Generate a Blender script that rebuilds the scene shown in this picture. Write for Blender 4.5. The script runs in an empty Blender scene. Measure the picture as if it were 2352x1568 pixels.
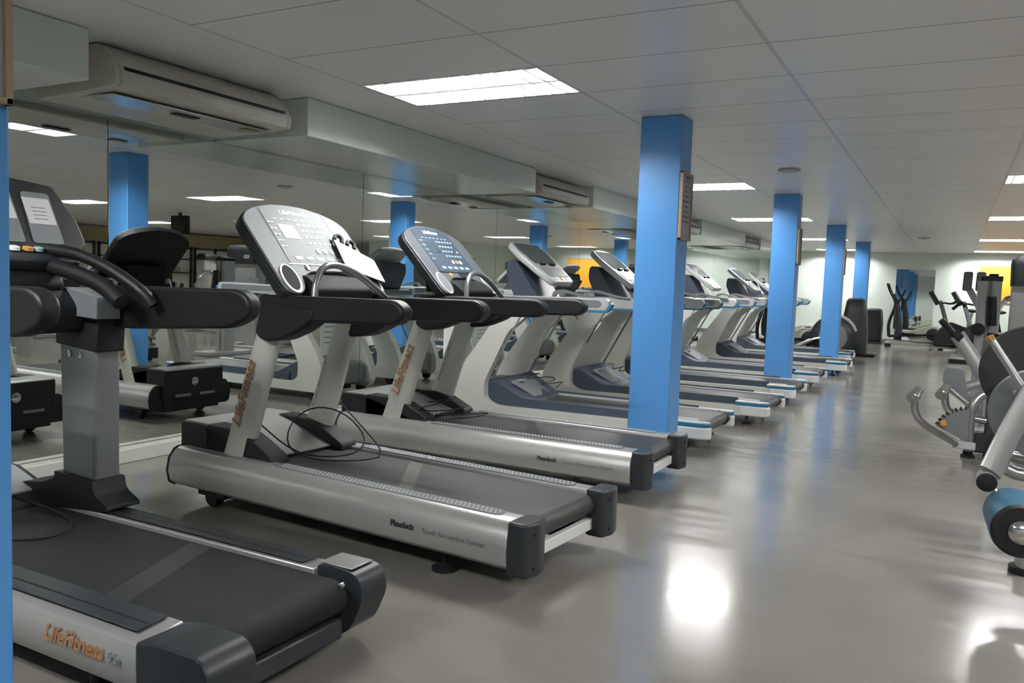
import bpy, bmesh, math, random
from mathutils import Vector, Matrix
random.seed(7)
PI = math.pi
sc = bpy.context.scene
COL = sc.collection

# ------------------------------------------------------------------ camera
YAW, PITCH, ROLL, FPX, CAMH = 0.4930, -0.0720, 0.0359, 1873.1, 1.182
fw = Vector((-math.sin(YAW)*math.cos(PITCH), math.cos(YAW)*math.cos(PITCH), math.sin(PITCH)))
r0 = Vector((math.cos(YAW), math.sin(YAW), 0)); u0 = r0.cross(fw)
rt = r0*math.cos(ROLL)+u0*math.sin(ROLL); up = -r0*math.sin(ROLL)+u0*math.cos(ROLL)
CAM = Vector((0, 0, CAMH))
cd = bpy.data.cameras.new('camera'); cam = bpy.data.objects.new('camera', cd); COL.objects.link(cam)
cd.sensor_width = 36.0; cd.lens = FPX/2352*36.0; cd.clip_start = 0.05; cd.clip_end = 200
m = Matrix((rt, up, -fw)).transposed().to_4x4(); m.translation = CAM
cam.matrix_world = m
sc.camera = cam
def at(x, y, Y):
    """world point seen at pixel (x, y) that lies Y metres down the room"""
    d = fw + rt*(x-1176)/FPX - up*(y-784)/FPX
    return CAM + d*(Y/d.y)

# ------------------------------------------------------------------ materials
def mat(name, col, rough=0.5, metal=0.0, noise=0.0, nscale=8.0, bump=0.0, bscale=200.0, spec=0.5,
        rnoise=0.0, coat=0.0, stretch=(1, 1, 1), emit=None, estr=0.0):
    M = bpy.data.materials.new(name); M.use_nodes = True
    nt = M.node_tree; b = nt.nodes['Principled BSDF']
    b.inputs['Base Color'].default_value = (*col, 1); b.inputs['Roughness'].default_value = rough
    b.inputs['Metallic'].default_value = metal; b.inputs['Specular IOR Level'].default_value = spec
    b.inputs['Coat Weight'].default_value = coat
    if emit: b.inputs['Emission Color'].default_value = (*emit, 1); b.inputs['Emission Strength'].default_value = estr
    if noise or rnoise or bump:
        tc = nt.nodes.new('ShaderNodeTexCoord'); mp = nt.nodes.new('ShaderNodeMapping')
        mp.inputs['Scale'].default_value = stretch
        nt.links.new(tc.outputs['Object'], mp.inputs['Vector'])
    if noise or rnoise:
        n = nt.nodes.new('ShaderNodeTexNoise'); n.inputs['Scale'].default_value = nscale; n.inputs['Detail'].default_value = 5
        nt.links.new(mp.outputs['Vector'], n.inputs['Vector'])
    if noise:
        mr = nt.nodes.new('ShaderNodeMapRange'); mr.inputs['To Min'].default_value = 1-noise; mr.inputs['To Max'].default_value = 1+noise
        nt.links.new(n.outputs['Fac'], mr.inputs['Value'])
        mx = nt.nodes.new('ShaderNodeVectorMath'); mx.operation = 'SCALE'; mx.inputs[0].default_value = col
        nt.links.new(mr.outputs['Result'], mx.inputs['Scale']); nt.links.new(mx.outputs['Vector'], b.inputs['Base Color'])
    if rnoise:
        mr = nt.nodes.new('ShaderNodeMapRange'); mr.inputs['To Min'].default_value = max(.02, rough-rnoise); mr.inputs['To Max'].default_value = rough+rnoise
        nt.links.new(n.outputs['Fac'], mr.inputs['Value']); nt.links.new(mr.outputs['Result'], b.inputs['Roughness'])
    if bump:
        n2 = nt.nodes.new('ShaderNodeTexNoise'); n2.inputs['Scale'].default_value = bscale; n2.inputs['Detail'].default_value = 3
        nt.links.new(mp.outputs['Vector'], n2.inputs['Vector'])
        bp = nt.nodes.new('ShaderNodeBump'); bp.inputs['Strength'].default_value = bump; bp.inputs['Distance'].default_value = 0.002
        nt.links.new(n2.outputs['Fac'], bp.inputs['Height']); nt.links.new(bp.outputs['Normal'], b.inputs['Normal'])
    return M

M = {}
M['silver'] = mat('silver paint', (.42, .42, .42), .34, .55, noise=.06, nscale=3, rnoise=.06)
M['post'] = mat('pale grey post paint', (.52, .53, .49), .38, .15, noise=.05, nscale=4, rnoise=.05)
M['frame'] = mat('light frame paint', (.64, .64, .60), .36, .15, noise=.05, nscale=4, rnoise=.05)
M['black'] = mat('black plastic', (.007, .008, .010), .55, 0, bump=.15, bscale=400, spec=.3)
M['matte_black'] = mat('matte black plastic', (.008, .009, .010), .75, 0, spec=.2)
M['console_grey'] = mat('dark grey console plastic', (.085, .094, .108), .42, 0, noise=.06)
M['post_dark'] = mat('dark silver post paint', (.20, .21, .22), .4, .2, noise=.06)
M['paper_grey'] = mat('pale grey paper', (.50, .51, .53), .6)
M['beige'] = mat('beige machine paint', (.40, .40, .33), .42, 0, noise=.05)
M['grille'] = mat('speaker cloth', (.03, .03, .032), .85, 0, bump=.5, bscale=600, spec=.15)
M['rubber'] = mat('black rubber grip', (.006, .0065, .008), .48, 0, spec=.35, bump=.3, bscale=300)
M['dark'] = mat('dark grey plastic', (.020, .023, .028), .42, 0, noise=.08, spec=.35)
M['slate'] = mat('blue grey plastic', (.04, .055, .08), .52, 0, noise=.08)
M['grey'] = mat('mid grey plastic', (.16, .17, .185), .4, 0, noise=.06)
M['lightgrey'] = mat('light grey plastic', (.42, .44, .45), .38, 0, noise=.04)
M['white'] = mat('white plastic', (.72, .74, .75), .35)
M['console_silver'] = mat('silver console plastic', (.17, .188, .198), .55, .0, noise=.03, nscale=3, spec=.22)
M['belt'] = mat('running belt', (.011, .012, .0135), .6, 0, noise=.25, nscale=5, stretch=(.25, 3, 1), bump=.35, bscale=500, spec=.13)
M['belt_grey'] = mat('dusty running belt', (.034, .035, .035), .50, 0, noise=.3, nscale=5, stretch=(.25, 3, 1), bump=.3, bscale=500)
M['belt_mark'] = mat('pale tape mark', (.10, .105, .10), .5, 0, noise=.2)
M['belt_mark_dark'] = mat('faint belt mark', (.0145, .0155, .017), .5, 0, noise=.2)
M['chrome'] = mat('chrome tube', (.62, .62, .62), .16, 1.0)
M['steel'] = mat('brushed steel tube', (.40, .40, .41), .3, .85, noise=.08)
M['blue'] = mat('blue column paint', (.085, .29, .66), .36, 0, noise=.04, nscale=2, bump=.08, bscale=60, rnoise=.05)
M['blue_trim'] = mat('blue trim plastic', (.02, .16, .30), .3)
M['blue_vinyl'] = mat('blue vinyl', (.018, .095, .165), .42, 0, noise=.12, bump=.2, bscale=150)
M['paper'] = mat('white paper', (.80, .81, .82), .6, 0, noise=.03)
M['paper_dull'] = mat('grey paper', (.36, .37, .39), .65, 0, noise=.05)
M['ink'] = mat('grey print', (.14, .15, .17), .6)
M['orange'] = mat('orange lettering', (.30, .15, .07), .5)
M['white_ink'] = mat('white lettering', (.85, .87, .88), .5)
M['grey_ink'] = mat('grey lettering', (.20, .21, .21), .5)
M['black_ink'] = mat('black lettering', (.02, .02, .022), .5)
M['amber'] = mat('amber button', (.55, .28, .06), .4)
M['screen'] = mat('display screen', (.05, .075, .085), .15, 0)
M['keys'] = mat('pale button print', (.30, .45, .50), .45)
M['keys_white'] = mat('white button print', (.85, .88, .88), .4)
M['wall'] = mat('pale green wall paint', (.70, .77, .72), .32, 0, noise=.03, nscale=1.5, bump=.06, bscale=80)
M['soffit'] = mat('glossy pale green paint', (.66, .73, .67), .20, 0, noise=.03, nscale=1.2, bump=.04, bscale=20, rnoise=.05)
M['ac'] = mat('cream air conditioner plastic', (.56, .54, .47), .35, 0, noise=.04)
M['ac_under'] = mat('air conditioner underside', (.50, .52, .47), .16, 0, noise=.05)
M['ochre'] = mat('ochre strip', (.26, .20, .09), .5, 0, noise=.15)
M['wood'] = mat('pale wood frame', (.38, .30, .20), .5, 0, noise=.15, nscale=4, stretch=(1, 1, .2))
M['poster'] = mat('yellow poster', (.72, .33, .03), .45, 0, noise=.08, nscale=3)
M['brown'] = mat('brown fascia', (.32, .26, .13), .5, 0, noise=.2)
M['cream'] = mat('cream door', (.74, .70, .60), .5, 0, noise=.05)
M['glass_dark'] = mat('dark door glass', (.04, .05, .05), .08, 0)
M['brass'] = mat('brass cap', (.75, .50, .18), .25, 1.0)
M['pelmet'] = M['brown']
M['housing'] = mat('white light housing', (.85, .86, .86), .4)
M['louvre'] = mat('louvre aluminium', (.75, .77, .78), .3, .3)
M['tube_light'] = mat('fluorescent tube', (.9, .9, .9), .4, emit=(1.0, .985, .955), estr=300)
M['mirror'] = mat('mirror glass', (.80, .84, .81), .012, 1.0)
M['mirror_edge'] = mat('mirror edge', (.10, .13, .12), .3)
M['plinth'] = mat('pale plinth paint', (.50, .51, .48), .4, 0, noise=.05)
M['disc_black'] = mat('matte black disc', (.008, .008, .009), .6)

# floor : glossy grey screed with faint streaks
def floor_mat():
    X = bpy.data.materials.new('glossy grey floor'); X.use_nodes = True
    nt = X.node_tree; b = nt.nodes['Principled BSDF']; L = nt.links.new
    tc = nt.nodes.new('ShaderNodeTexCoord')
    n = nt.nodes.new('ShaderNodeTexNoise'); n.inputs['Scale'].default_value = .9; n.inputs['Detail'].default_value = 6
    L(tc.outputs['Object'], n.inputs['Vector'])
    cr = nt.nodes.new('ShaderNodeValToRGB')
    cr.color_ramp.elements[0].color = (.170, .162, .146, 1); cr.color_ramp.elements[1].color = (.225, .214, .193, 1)
    cr.color_ramp.elements[0].position = .3; cr.color_ramp.elements[1].position = .7
    L(n.outputs['Fac'], cr.inputs['Fac']); L(cr.outputs['Color'], b.inputs['Base Color'])
    mp = nt.nodes.new('ShaderNodeMapping'); mp.inputs['Scale'].default_value = (.6, 5, 1)
    mp.inputs['Rotation'].default_value = (0, 0, .12)
    L(tc.outputs['Object'], mp.inputs['Vector'])
    n2 = nt.nodes.new('ShaderNodeTexNoise'); n2.inputs['Scale'].default_value = 1.6; n2.inputs['Detail'].default_value = 8; n2.inputs['Roughness'].default_value = .65
    L(mp.outputs['Vector'], n2.inputs['Vector'])
    mr = nt.nodes.new('ShaderNodeMapRange'); mr.inputs['From Min'].default_value = .3; mr.inputs['From Max'].default_value = .7
    mr.inputs['To Min'].default_value = .10; mr.inputs['To Max'].default_value = .25
    L(n2.outputs['Fac'], mr.inputs['Value']); L(mr.outputs['Result'], b.inputs['Roughness'])
    bp = nt.nodes.new('ShaderNodeBump'); bp.inputs['Strength'].default_value = .28; bp.inputs['Distance'].default_value = .003
    L(n2.outputs['Fac'], bp.inputs['Height']); L(bp.outputs['Normal'], b.inputs['Normal'])
    b.inputs['Specular IOR Level'].default_value = .55
    return X
M['floor'] = floor_mat()

GX, GY, SX, SY, CH = -3.137, 2.640, 1.163, .600, 2.300
def ceil_mat():
    X = bpy.data.materials.new('ceiling tiles'); X.use_nodes = True
    nt = X.node_tree; b = nt.nodes['Principled BSDF']; L = nt.links.new
    tc = nt.nodes.new('ShaderNodeTexCoord'); sp = nt.nodes.new('ShaderNodeSeparateXYZ'); L(tc.outputs['Object'], sp.inputs[0])
    def mth(op, a, bb=None):
        q = nt.nodes.new('ShaderNodeMath'); q.operation = op
        for k, v in enumerate((a, bb)):
            if v is None: continue
            if isinstance(v, (int, float)): q.inputs[k].default_value = v
            else: L(v, q.inputs[k])
        return q.outputs[0]
    def seam(axis, o, s, w):
        t = mth('DIVIDE', mth('SUBTRACT', axis, o), s)
        d = mth('ABSOLUTE', mth('SUBTRACT', t, mth('ROUND', t)))
        return mth('LESS_THAN', d, w/s/2)
    inside = mth('GREATER_THAN', sp.outputs['X'], GX-.008)
    sx = mth('MULTIPLY', seam(sp.outputs['X'], GX, SX, .022), inside)
    sy = mth('MULTIPLY', seam(sp.outputs['Y'], GY, SY, .009), inside)
    n = nt.nodes.new('ShaderNodeTexNoise'); n.inputs['Scale'].default_value = 1.3; n.inputs['Detail'].default_value = 4
    L(tc.outputs['Object'], n.inputs['Vector'])
    cr = nt.nodes.new('ShaderNodeValToRGB')
    cr.color_ramp.elements[0].color = (.79, .78, .765, 1); cr.color_ramp.elements[1].color = (.87, .86, .84, 1)
    L(n.outputs['Fac'], cr.inputs['Fac'])
    def mix(f, a, c):
        q = nt.nodes.new('ShaderNodeMix'); q.data_type = 'RGBA'; L(f, q.inputs[0]); L(a, q.inputs[6]); q.inputs[7].default_value = (*c, 1); return q.outputs[2]
    c = mix(sx, cr.outputs['Color'], (.60, .61, .62)); c = mix(sy, c, (.34, .34, .345))
    L(c, b.inputs['Base Color']); b.inputs['Roughness'].default_value = .33; b.inputs['Specular IOR Level'].default_value = .45
    bp = nt.nodes.new('ShaderNodeBump'); bp.inputs['Strength'].default_value = .3; bp.inputs['Distance'].default_value = .003; bp.invert = True
    L(mth('MAXIMUM', sx, sy), bp.inputs['Height']); L(bp.outputs['Normal'], b.inputs['Normal'])
    return X
M['ceiling'] = ceil_mat()

# ------------------------------------------------------------------ mesh builder
class MB:
    def __init__(s, off=(0, 0, 0)):
        s.v = []; s.f = []; s.o = Vector(off)
    def add(s, vs, fs):
        k = len(s.v); s.v += [Vector(v)+s.o for v in vs]; s.f += [[i+k for i in f] for f in fs]; return s
    def loft(s, loops, cap=True, closed=False):
        n = len(loops[0]); vs = [p for l in loops for p in l]; fs = []
        K = len(loops)
        for a in range(K if closed else K-1):
            b = (a+1) % K
            for i in range(n):
                j = (i+1) % n
                fs.append([a*n+i, a*n+j, b*n+j, b*n+i])
        if cap and not closed: fs.append(list(range(n))[::-1]); fs.append([(K-1)*n+i for i in range(n)])
        return s.add(vs, fs)
    def box(s, x0, x1, y0, y1, z0, z1):
        return s.loft([[(x0, y0, z), (x1, y0, z), (x1, y1, z), (x0, y1, z)] for z in (z0, z1)])
    def py(s, poly, y0, y1): return s.loft([[(x, y, z) for x, z in poly] for y in (y0, y1)])
    def px(s, poly, x0, x1): return s.loft([[(x, y, z) for y, z in poly] for x in (x0, x1)])
    def pz(s, poly, z0, z1): return s.loft([[(x, y, z) for x, y in poly] for z in (z0, z1)])
    def tube(s, pts, r, n=12, ell=None, smooth=0):
        P = [Vector(p) for p in pts]
        for _ in range(smooth):
            Q = [P[0]]
            for a, b in zip(P[:-1], P[1:]): Q += [a.lerp(b, .25), a.lerp(b, .75)]
            P = Q + [P[-1]]
        R = r if isinstance(r, (list, tuple)) else [r]*len(P)
        if len(R) != len(P): R = [R[0]+(R[-1]-R[0])*i/(len(P)-1) for i in range(len(P))]
        T = []
        for i in range(len(P)):
            d = (P[min(i+1, len(P)-1)]-P[max(i-1, 0)]); T.append(d.normalized())
        ref = Vector((0, 0, 1)) if abs(T[0].z) < .9 else Vector((0, 1, 0))
        A = T[0].cross(ref).normalized(); loops = []
        for i, p in enumerate(P):
            A = (A - T[i]*A.dot(T[i])).normalized(); B = T[i].cross(A)
            ea, eb = ell or (1, 1)
            loops.append([p+A*math.cos(2*PI*k/n)*R[i]*ea+B*math.sin(2*PI*k/n)*R[i]*eb for k in range(n)])
        return s.loft(loops)
    def sphere(s, c, r, n=14, sc_=(1, 1, 1)):
        c = Vector(c); loops = []
        for a in range(1, n//2):
            t = PI*a/(n//2)
            loops.append([(c.x+r*sc_[0]*math.sin(t)*math.cos(2*PI*k/n), c.y+r*sc_[1]*math.sin(t)*math.sin(2*PI*k/n), c.z+r*sc_[2]*math.cos(t)) for k in range(n)])
        return s.loft(loops)
    def lathe(s, c, axis, prof, n=24):
        """prof = [(distance along axis, radius)]"""
        c = Vector(c); a = Vector(axis).normalized(); ref = Vector((0, 0, 1)) if abs(a.z) < .9 else Vector((1, 0, 0))
        u = a.cross(ref).normalized(); w = a.cross(u)
        return s.loft([[c+a*d+(u*math.cos(2*PI*k/n)+w*math.sin(2*PI*k/n))*max(r, .0005) for k in range(n)] for d, r in prof])
    def frame_poly(s, O, U, V, N, poly, d0, d1):
        """extrude a polygon given in a tilted plane (origin O, axes U, V) from d0 to d1 along N"""
        return s.loft([[O+U*a+V*b+N*d for a, b in poly] for d in (d0, d1)])
    def build(s, name, material, parent=None, bevel=0, seg=2, label=None, sub=0, angle=35):
        bm = bmesh.new(); vs = [bm.verts.new(v) for v in s.v]
        for f in s.f:
            try: bm.faces.new([vs[i] for i in f])
            except ValueError: pass
        bmesh.ops.recalc_face_normals(bm, faces=bm.faces)
        me = bpy.data.meshes.new(name); bm.to_mesh(me); bm.free()
        me.polygons.foreach_set('use_smooth', [True]*len(me.polygons)); me.set_sharp_from_angle(angle=math.radians(angle))
        me.materials.append(material)
        o = bpy.data.objects.new(name, me); COL.objects.link(o)
        if parent: o.parent = parent
        if bevel:
            b = o.modifiers.new('bevel', 'BEVEL'); b.width = bevel; b.segments = seg; b.limit_method = 'ANGLE'; b.angle_limit = math.radians(40)
            b.harden_normals = False
        if label: o['label'] = label
        return o
def rpoly(pts, r, seg=5):
    """round the corners of a 2D polygon; r may be a list"""
    n = len(pts); out = []
    for i in range(n):
        p = Vector(pts[i]); a = Vector(pts[i-1]); b = Vector(pts[(i+1) % n]); q = r[i] if isinstance(r, (list, tuple)) else r
        da = (a-p); db = (b-p); q = min(q, da.length*.49, db.length*.49)
        if q <= 1e-5: out.append(tuple(p)); continue
        A = p+da.normalized()*q; B = p+db.normalized()*q
        for k in range(seg+1):
            t = k/seg; out.append(tuple(A*(1-t)**2+p*2*t*(1-t)+B*t*t))
    return out
def ell(cx, cy, rx, ry, n=24, rot=0):
    return [(cx+rx*math.cos(t)*math.cos(rot)-ry*math.sin(t)*math.sin(rot), cy+rx*math.cos(t)*math.sin(rot)+ry*math.sin(t)*math.cos(rot)) for t in [2*PI*k/n for k in range(n)]]
def tag(o, label, cat, group=None, kind=None):
    o['label'] = label; o['category'] = cat
    if group: o['group'] = group
    if kind: o['kind'] = kind
    return o
def thing(name, loc, rz=0, label=None, cat=None, group=None):
    o = bpy.data.objects.new(name, None); o.empty_display_size = .1; COL.objects.link(o); o.location = loc; o.rotation_euler = (0, 0, rz)
    if label: tag(o, label, cat, group)
    return o
def struct(name, mb, m, **k):
    o = mb.build(name, m, **k); o['kind'] = 'structure'; return o
def copy_tree(o, parent=None):
    kids = [c for c in list(bpy.data.objects) if c.parent == o]
    c = o.copy(); COL.objects.link(c); c.parent = parent
    for k in kids: copy_tree(k, c)
    return c
def text(body, name, size, O, U, V, material, parent, depth=.0015, align='CENTER', shear=0, bold=0, label=None):
    """flat lettering lying in the plane (O, U, V)"""
    cu = bpy.data.curves.new(name, 'FONT'); cu.body = body; cu.size = size; cu.align_x = align; cu.align_y = 'CENTER'
    cu.extrude = depth; cu.shear = shear; cu.offset = bold; cu.resolution_u = 3
    t = bpy.data.objects.new(name, cu); COL.objects.link(t); bpy.context.view_layer.update()
    me = bpy.data.meshes.new_from_object(t.evaluated_get(bpy.context.evaluated_depsgraph_get()))
    bpy.data.objects.remove(t); bpy.data.curves.remove(cu)
    U = Vector(U).normalized(); V = Vector(V).normalized(); W = U.cross(V)
    mm = Matrix((U, V, W)).transposed().to_4x4(); mm.translation = Vector(O)
    me.transform(mm); me.materials.clear(); me.materials.append(material)
    o = bpy.data.objects.new(name, me); COL.objects.link(o); o.parent = parent
    if label: o['label'] = label
    return o

# ------------------------------------------------------------------ room shell
XL, XR, YB, YF = -4.46, 11.0, 22.95, -3.2
struct('floor', MB().box(XL-.2, XR+.2, YF-.2, YB+.2, -.1, 0), M['floor'])
LI = {0: (2, 10, 17, 25, 32), 3: (2, 10, 17, 25, 32), 6: (2, 10, 17, 25), 9: (2, 10, 17, 25), }
FILL_LIGHTS = [(0, -5), (3, -5), (6, -5)]  # unseen fixtures added behind the camera to light the near end of the room
cells = {(i, j) for i, js in LI.items() for j in js} | set(FILL_LIGHTS)
cb = MB()
NX = 12; J0, J1 = -10, 34
for i in range(NX+1):
    for j in range(J0, J1):
        if (i, j) in cells: continue
        x0, x1 = GX+i*SX, GX+(i+1)*SX; y0, y1 = GY+j*SY, GY+(j+1)*SY
        cb.add([(x0, y0, CH), (x1, y0, CH), (x1, y1, CH), (x0, y1, CH)], [[0, 1, 2, 3]])
cb.add([(XL-.2, YF-.2, CH), (GX, YF-.2, CH), (GX, YB+.2, CH), (XL-.2, YB+.2, CH)], [[0, 1, 2, 3]])
struct('ceiling', cb, M['ceiling'])
struct('wall_left', MB().box(XL-.2, XL-.02, YF, YB, 0, CH), M['wall'])
struct('wall_back', MB().box(XL-.2, 3.5, YB, YB+.15, 0, CH), M['wall'])
struct('wall_partition', MB().box(3.5, 6.8, 20.0, 20.12, 0, CH).box(3.4, 3.5, 20, YB+.1, 0, CH).box(6.8, 6.9, 20, YB+.1, 0, CH), M['wall'])
struct('wall_right', MB().box(XR, XR+.15, YF, YB, 0, CH), M['cream'])
struct('wall_far', MB().box(6.8, XR, YB, YB+.15, 0, CH), M['wall'])
struct('wall_front', MB().box(XL-.2, XR+.2, YF-.15, YF, 0, CH), M['wall'])
struct('baseboard_left', MB().box(XL-.02, -4.37, YF, YB, 0, .085), M['plinth'], bevel=.004)
struct('baseboard_back', MB().box(-4.37, 3.5, YB-.02, YB, 0, .09), M['grey'], bevel=.004)
# soffit blocks between the air conditioner bays
SZ = 2.06; SF = -3.65
bays = [(2.49, 3.97), (7.17, 8.62), (11.75, 13.15), (16.3, 17.75)]
ends = [YF]+[e for b_ in bays for e in b_]+[YB]
for k in range(0, len(ends), 2):
    struct('trim_%d' % (k//2+1), MB().box(XL-.02, SF, ends[k], ends[k+1], SZ, CH-.001), M['soffit'], bevel=.006)

# mirrors on the left wall
seams = [-1.5, .83, 3.16, 5.54, 7.85, 10.12, 12.45, 14.8, 17.1, 19.4, 21.7]
mdesc = ['behind the camera', 'behind the black screened treadmill and the blue column edge', 'behind the silver console treadmill', 'behind the dark console treadmill',
         'left of the big blue column behind the blue trimmed treadmills', 'behind the blue column nearest the middle', 'past the third ceiling unit', 'behind the farthest treadmill',
         'between the farthest treadmill and the cross trainer', 'in the far left corner next to the back wall']
for k in range(len(seams)-1):
    t = thing('wall_mirror', (XL, (seams[k]+seams[k+1])/2, .09), 0, 'tall frameless mirror panel ' + mdesc[k], 'mirror', 'mirror panels along the left wall')
    w = (seams[k+1]-seams[k])/2-.0025; zt = SZ-.09-.002
    MB().box(-.012, .0, -w, w, 0, zt).build('mirror_glass', M['mirror'], t)
    MB().box(-.018, -.0125, -w-.004, w+.004, 0, zt).build('backing', M['mirror_edge'], t)

# mirror on the back wall
t = thing('back_wall_mirror', (-.865, YB, .35), 0, 'upright framed mirror on the back wall behind the cross trainer', 'mirror')
MB().box(-.44, .44, -.012, -.004, 0, 1.52).build('mirror_glass', M['mirror'], t)
f = MB()
for a in (-.47, .44): f.box(a, a+.03, -.025, 0, -.03, 1.55)
f.box(-.44, .44, -.025, 0, -.03, 0).box(-.44, .44, -.025, 0, 1.52, 1.55)
f.build('frame', M['white'], t, bevel=.003)
# yellow poster
t = thing('poster', (1.045, YB, 1.13), 0, 'yellow framed poster on the back wall under the bright light', 'poster')
MB().box(-.515, .515, -.02, 0, 0, .85).build('print', M['poster'], t)
f = MB()
for a in (-.54, .515): f.box(a, a+.025, -.03, 0, -.025, .875)
f.box(-.515, .515, -.03, 0, -.025, 0).box(-.515, .515, -.03, 0, .85, .875)
f.build('frame', M['lightgrey'], t)

# ------------------------------------------------------------------ blue columns
cy = [.812, 5.31, 9.84, 14.30, 18.80]
cdesc = ['cut off by the left picture edge', 'nearest whole one, between the dark console treadmill and the blue trimmed ones', 'second whole one, further along the treadmill row',
         'third whole one, in front of the black trainer housing', 'farthest one, beside the grey tapered tower']
for k, y in enumerate(cy):
    t = thing('square_column', (-1.742, y, 0), 0, 'bright blue square column, ' + cdesc[k], 'column', 'blue columns in a row')
    MB().box(-.14, .14, -.118, .118, 0, CH-.001).build('shaft', M['blue'], t, bevel=.006)
# notice boards on the aisle side of the columns
def notice(y, z0, z1, label, yl, yh):
    t = thing('notice_board', (-1.602, (yl+yh)/2, z0), 0, label, 'notice board', 'notice boards on the columns')
    h = z1-z0; w = (yh-yl)/2
    MB().box(0, .012, -w+.012, w-.012, .012, h-.012).build('paper', M['paper_dull'], t)
    f = MB()
    for a in (-w, w-.014): f.box(0, .022, a, a+.014, 0, h)
    f.box(0, .022, -w, w, 0, .014).box(0, .022, -w, w, h-.014, h)
    f.build('frame', M['wood'], t, bevel=.002)
    l = MB()
    for q in range(9): 
        ww = random.uniform(.35, .8)*w; l.box(.012, .0128, -ww*.8, ww, h*.88-q*h*.075-.006, h*.88-q*h*.075+.004)
    l.box(.012, .0128, -.03, .06, h*.92-.004, h*.92+.016)
    l.build('print', M['ink'], t)
notice(.812, 1.48, 1.94, 'framed notice at the upper left picture edge on the nearest blue column', .70, .925)
notice(5.31, 1.50, 1.94, 'framed notice with grey lines of print on the big blue column', 5.195, 5.43)
notice(9.84, 1.50, 1.92, 'framed notice on the aisle side of the second blue column', 9.73, 9.95)
notice(14.30, 1.50, 1.92, 'framed notice on the aisle side of the third blue column', 14.19, 14.41)

# ------------------------------------------------------------------ ceiling lights
def make_light():
    root = thing('ceiling_light', (0, 0, CH))
    X, Y, H = SX/2-.004, SY/2-.004, .085
    h = MB()
    h.box(-X, X, -Y, -Y+.012, 0, H).box(-X, X, Y-.012, Y, 0, H).box(-X, -X+.012, -Y, Y, 0, H).box(X-.012, X, -Y, Y, 0, H).box(-X, X, -Y, Y, H, H+.006)
    h.build('housing', M['housing'], root)
    for s_ in (-1, 1):
        c = s_*Y*.49; w = Y*.43
        l = MB(); N = 12
        for k in range(N):
            x = -X+.03+(2*X-.06)*(k+.5)/N
            l.loft([[(x-.020, yy, 0.0), (x+.0, yy, .028), (x+.003, yy, .028), (x+.0-.010, yy, 0.0)] for yy in (c-w, c+w)])
        l.box(-X+.01, X-.01, c-w-.006, c-w, 0, .034).box(-X+.01, X-.01, c+w, c+w+.006, 0, .034)
        l.build('louvre', M['louvre'], root)
        MB().lathe((-X+.03, c, .047), (1, 0, 0), [(0, .012), (2*X-.06, .012)], 10).build('tube', M['tube_light'], root)
    return root
LIGHT_W = 130
proto = make_light(); first = True
rowname = {0: 'above the treadmill fronts', 3: 'above the right of the aisle', 6: 'over the middle of the machine area', 9: 'over the far side of the machine area'}
ordn = ['nearest', 'second', 'third', 'fourth', 'farthest']
for i, js in LI.items():
    for n, j in enumerate(js):
        o = proto if first else copy_tree(proto); first = False
        o.location = (GX+(i+.5)*SX, GY+(j+.5)*SY, CH)
        tag(o, 'lit louvred ceiling light, %s in the row %s' % (ordn[n], rowname[i]), 'ceiling light', 'louvred ceiling lights')
for i, j in FILL_LIGHTS:
    o = copy_tree(proto); o.location = (GX+(i+.5)*SX, GY+(j+.5)*SY, CH)
    tag(o, 'added unseen louvred ceiling light behind the camera ' + rowname[i], 'ceiling light', 'louvred ceiling lights')
for (x, y, lb) in ((-1.39, 7.80, 'round flat ceiling detector in front of the second blue column'), (-.55, 17.2, 'round flat ceiling detector far down the aisle')):
    t = thing('smoke_detector', (x, y, CH), 0, lb, 'smoke detector', 'ceiling detectors')
    MB().lathe((0, 0, -.001), (0, 0, -1), [(0, .10), (.012, .10), (.02, .085)], 24).build('base', M['lightgrey'], t)
    MB().lathe((0, 0, -.02), (0, 0, -1), [(0, .05), (.02, .04), (.025, .02)], 20).build('cap', M['white'], t)

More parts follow.
